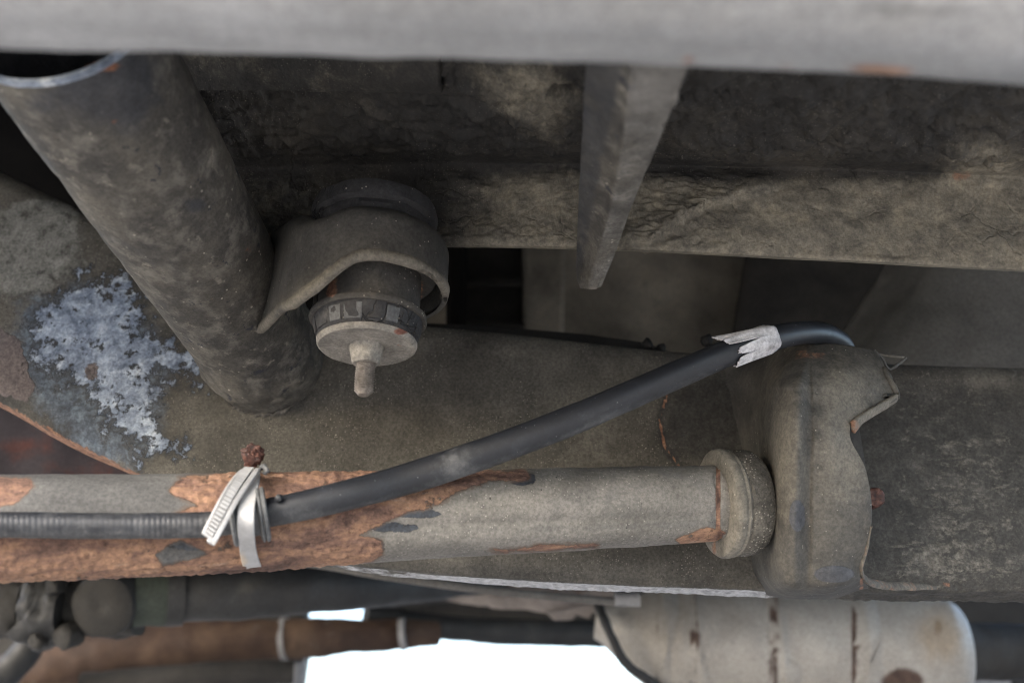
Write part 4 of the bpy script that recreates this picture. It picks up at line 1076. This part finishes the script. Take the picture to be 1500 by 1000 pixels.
rp = thing('tail_pipe', 'black curved pipe with a grey lower rim, in front of the bright gap', 'pipe', P(720, 930, 1.22))
tube('pipe', [P(535, 900, 1.16), P(600, 912, 1.18), P(680, 921, 1.2), P(760, 925, 1.22), P(900, 928, 1.25), P(1010, 930, 1.27)], [15 * 1.16 / F, 18 * 1.18 / F, 18 * 1.2 / F, 19 * 1.22 / F, 19 * 1.25 / F, 18 * 1.27 / F], M['dark'], rp, 60, 30, disp=lambda V, px, py: fbm(V, 26, 3) * 0.002)

fm = thing('far_crossmember', 'black far crossmember in shade behind the heat shield and silencer', 'crossmember', P(800, 890, 1.4))
prism('beam', [P(560, 884, 1.4), P(640, 850, 1.4), P(960, 850, 1.4), P(960, 938, 1.4), P(780, 936, 1.4), P(640, 925, 1.4)], (0, 0.06, 0), M['darker'], fm, None, 0.004)
prism('beam', [P(1370, 840, 1.3), P(1640, 840, 1.3), P(1640, 1060, 1.3), P(1500, 1060, 1.3), P(1478, 985, 1.3), P(1400, 985, 1.3)], (0, 0.06, 0), M['darker'], fm, None, 0.004)
prism('beam', [P(-200, 830, 1.3), P(442, 830, 1.3), P(442, 958, 1.3), P(428, 1060, 1.3), P(-200, 1060, 1.3)], (0, 0.06, 0), M['darker'], fm, None, 0.004)
prism('beam', [P(430, 800, 1.35), P(1000, 800, 1.35), P(1000, 868, 1.35), P(700, 872, 1.35), P(560, 880, 1.35), P(430, 888, 1.35)], (0, 0.06, 0), M['darker'], fm, None, 0.004)

lo = thing('lower_link', 'grey and black link bar cutting the bottom left corner', 'link bar', P(60, 985, 0.95))
tube('bar', [P(-60, 1030, .93), P(10, 985, .95), P(60, 930, .97)], [0.016, 0.015, 0.012], M['dark'], lo, 30, 24, disp=lambda V, px, py: fbm(V, 40, 3) * 0.002)
tube('bar', [P(120, 1012, 1.0), P(300, 990, 1.02), P(430, 984, 1.04)], [0.018, 0.014, 0.012], M['darker'], lo, 30, 24, disp=lambda V, px, py: fbm(V, 40, 3) * 0.002)

br = thing('brake_pipe', 'thin dusty grey pipe running below the rail to a pale fitting at the silencer', 'pipe', P(700, 855, 0.75))
tube('line', [P(400, 818, .72), P(480, 828, .73), P(560, 842, .74), P(700, 862, .76), P(820, 874, .78), P(905, 881, .79)], [6.5 * .74 / F] * 6, M['taupe'], br, 80, 20)
tube('fitting', [P(900, 878, .79), P(937, 877, .79)], [9 * .79 / F, 11 * .79 / F], M['clamp'], br, 8, 20)
tube('branch', [P(470, 826, .80), P(560, 829, .80), P(640, 838, .80), P(760, 850, .80)], [3.5 * .8 / F] * 4, M['clamp'], br, 40, 14)

hs = thing('heat_shield', 'ragged pinkish heat shield with a rusty torn edge between the shaft and the silencer', 'heat shield', P(780, 880, 0.98))
sheet('shield_plate', [[P(640, 874, 1.0), P(700, 858, .99), P(780, 850, .98), P(905, 850, .97)], [P(680, 884, .985), P(740, 876, .975), P(810, 872, .965), P(900, 880, .96)], [P(715, 889, .98), P(770, 893, .97), P(820, 899, .96), P(888, 893, .955)]], 40, 80, M['shield'], hs, 0.002,
      disp=lambda V, px, py: fbm(V, 30, 3) * 0.006)
prism('torn_tab', [P(800, 896, .955), P(870, 884, .955), P(882, 892, .955), P(868, 897, .955), P(862, 906, .955), P(846, 899, .955), P(838, 907, .955), P(812, 908, .955)], (0, 0.003, 0), M['shield'], hs, None, 0.0008)

si = thing('silencer', 'dull grey exhaust silencer can with brown weld seams at the bottom right', 'silencer', P(1150, 945, 0.92))


def sil_attr(V, px, py):
    r = px * 0
    for x, y0, y1, w, a in ((1019, 905, 960, 6, .75), (1019, 960, 1005, 4, .3), (1136, 870, 920, 6, .8), (1134, 935, 12, 0, 0), (1251, 880, 1005, 5, .8)):
        if w: r = np.maximum(r, a * np.exp(-((px - x) / w) ** 2) * smooth(py, y0 - 12, y0 + 12) * (1 - smooth(py, y1 - 12, y1 + 14)))
    r = np.maximum(r, 0.95 * blob(px, py, 1134, 932, 11, 14))
    for x, w, a in ((1136, 5.5, .66), (1251, 5, .66), (1019, 4, .5)):
        r = np.maximum(r, a * np.exp(-((px - x) / w) ** 2))
    r = np.maximum(r, 0.42 * np.exp(-((px - 1290) / 1.6) ** 2)); r = np.maximum(r, 0.5 * np.exp(-((px - 963) / 2.2) ** 2)); r = np.maximum(r, 0.6 * blob(px, py, 1130, 975, 9, 30)); r = np.maximum(r, 0.9 * blob(px, py, 1018, 935, 9, 22))
    r = np.maximum(r, 0.98 * np.exp(-(((px - 1322) / 34) ** 2 + ((py - 1000) / 24) ** 2) ** 2)); r = np.maximum(r, 0.75 * blob(px, py, 1375, 918, 10, 16))
    return {'rust': r, 'tan': np.clip(0.9 * blob(px, py, 1375, 930, 40, 50), 0, 1)}


sx = [(872, 912, 22), (888, 914, 30), (905, 918, 40), (940, 927, 62), (965, 932, 76), (972, 934, 79), (978, 934, 77), (990, 936, 80), (1010, 938, 82), (1019, 938, 84.5), (1028, 938, 82), (1100, 941, 83.5), (1127, 942, 83), (1135, 942, 86.5), (1143, 942, 83), (1200, 945, 84), (1243, 946, 83.5), (1251, 947, 87), (1259, 947, 83.5), (1320, 949, 84), (1360, 950, 80), (1385, 951, 76), (1401, 951, 66), (1409, 951, 56), (1413, 951, 44)]
tube('can', [P(x, y, .945 - (x - 872) * 6e-5) for x, y, r in sx], [r * (.945 - (x - 872) * 6e-5) / F for x, y, r in sx], M['silencer'], si, 260, 90, disp=lambda V, px, py: fbm(V, 25, 3) * 0.0015, attrs=sil_attr)
lip2 = [P(876, 882, .925), P(884, 905, .9), P(898, 938, .888), P(915, 968, .885), P(942, 990, .888), P(975, 1012, .9)]
tube('flange', lip2, [7 * .9 / F] * 6, M['dark'], si, 40, 16, disp=lambda V, px, py: fbm(V, 60, 3) * 0.002)
tube('outlet_pipe', [P(1400, 953, .92), P(1470, 955, .93), P(1620, 957, .95)], [42 * .92 / F, 40 * .93 / F, 40 * .95 / F], M['darker'], si, 30, 40, disp=lambda V, px, py: fbm(V, 40, 3) * 0.002)
fp = prism('pale_block', [P(1424, 978, 1.2), P(1470, 976, 1.2), P(1482, 985, 1.2), P(1484, 1030, 1.2), P(1420, 1030, 1.2)], (0, 0.03, 0), M['clamp'], None, None, 0.003)
fp['label'] = 'small pale metal block peeping out below the silencer outlet'; fp['category'] = 'block'
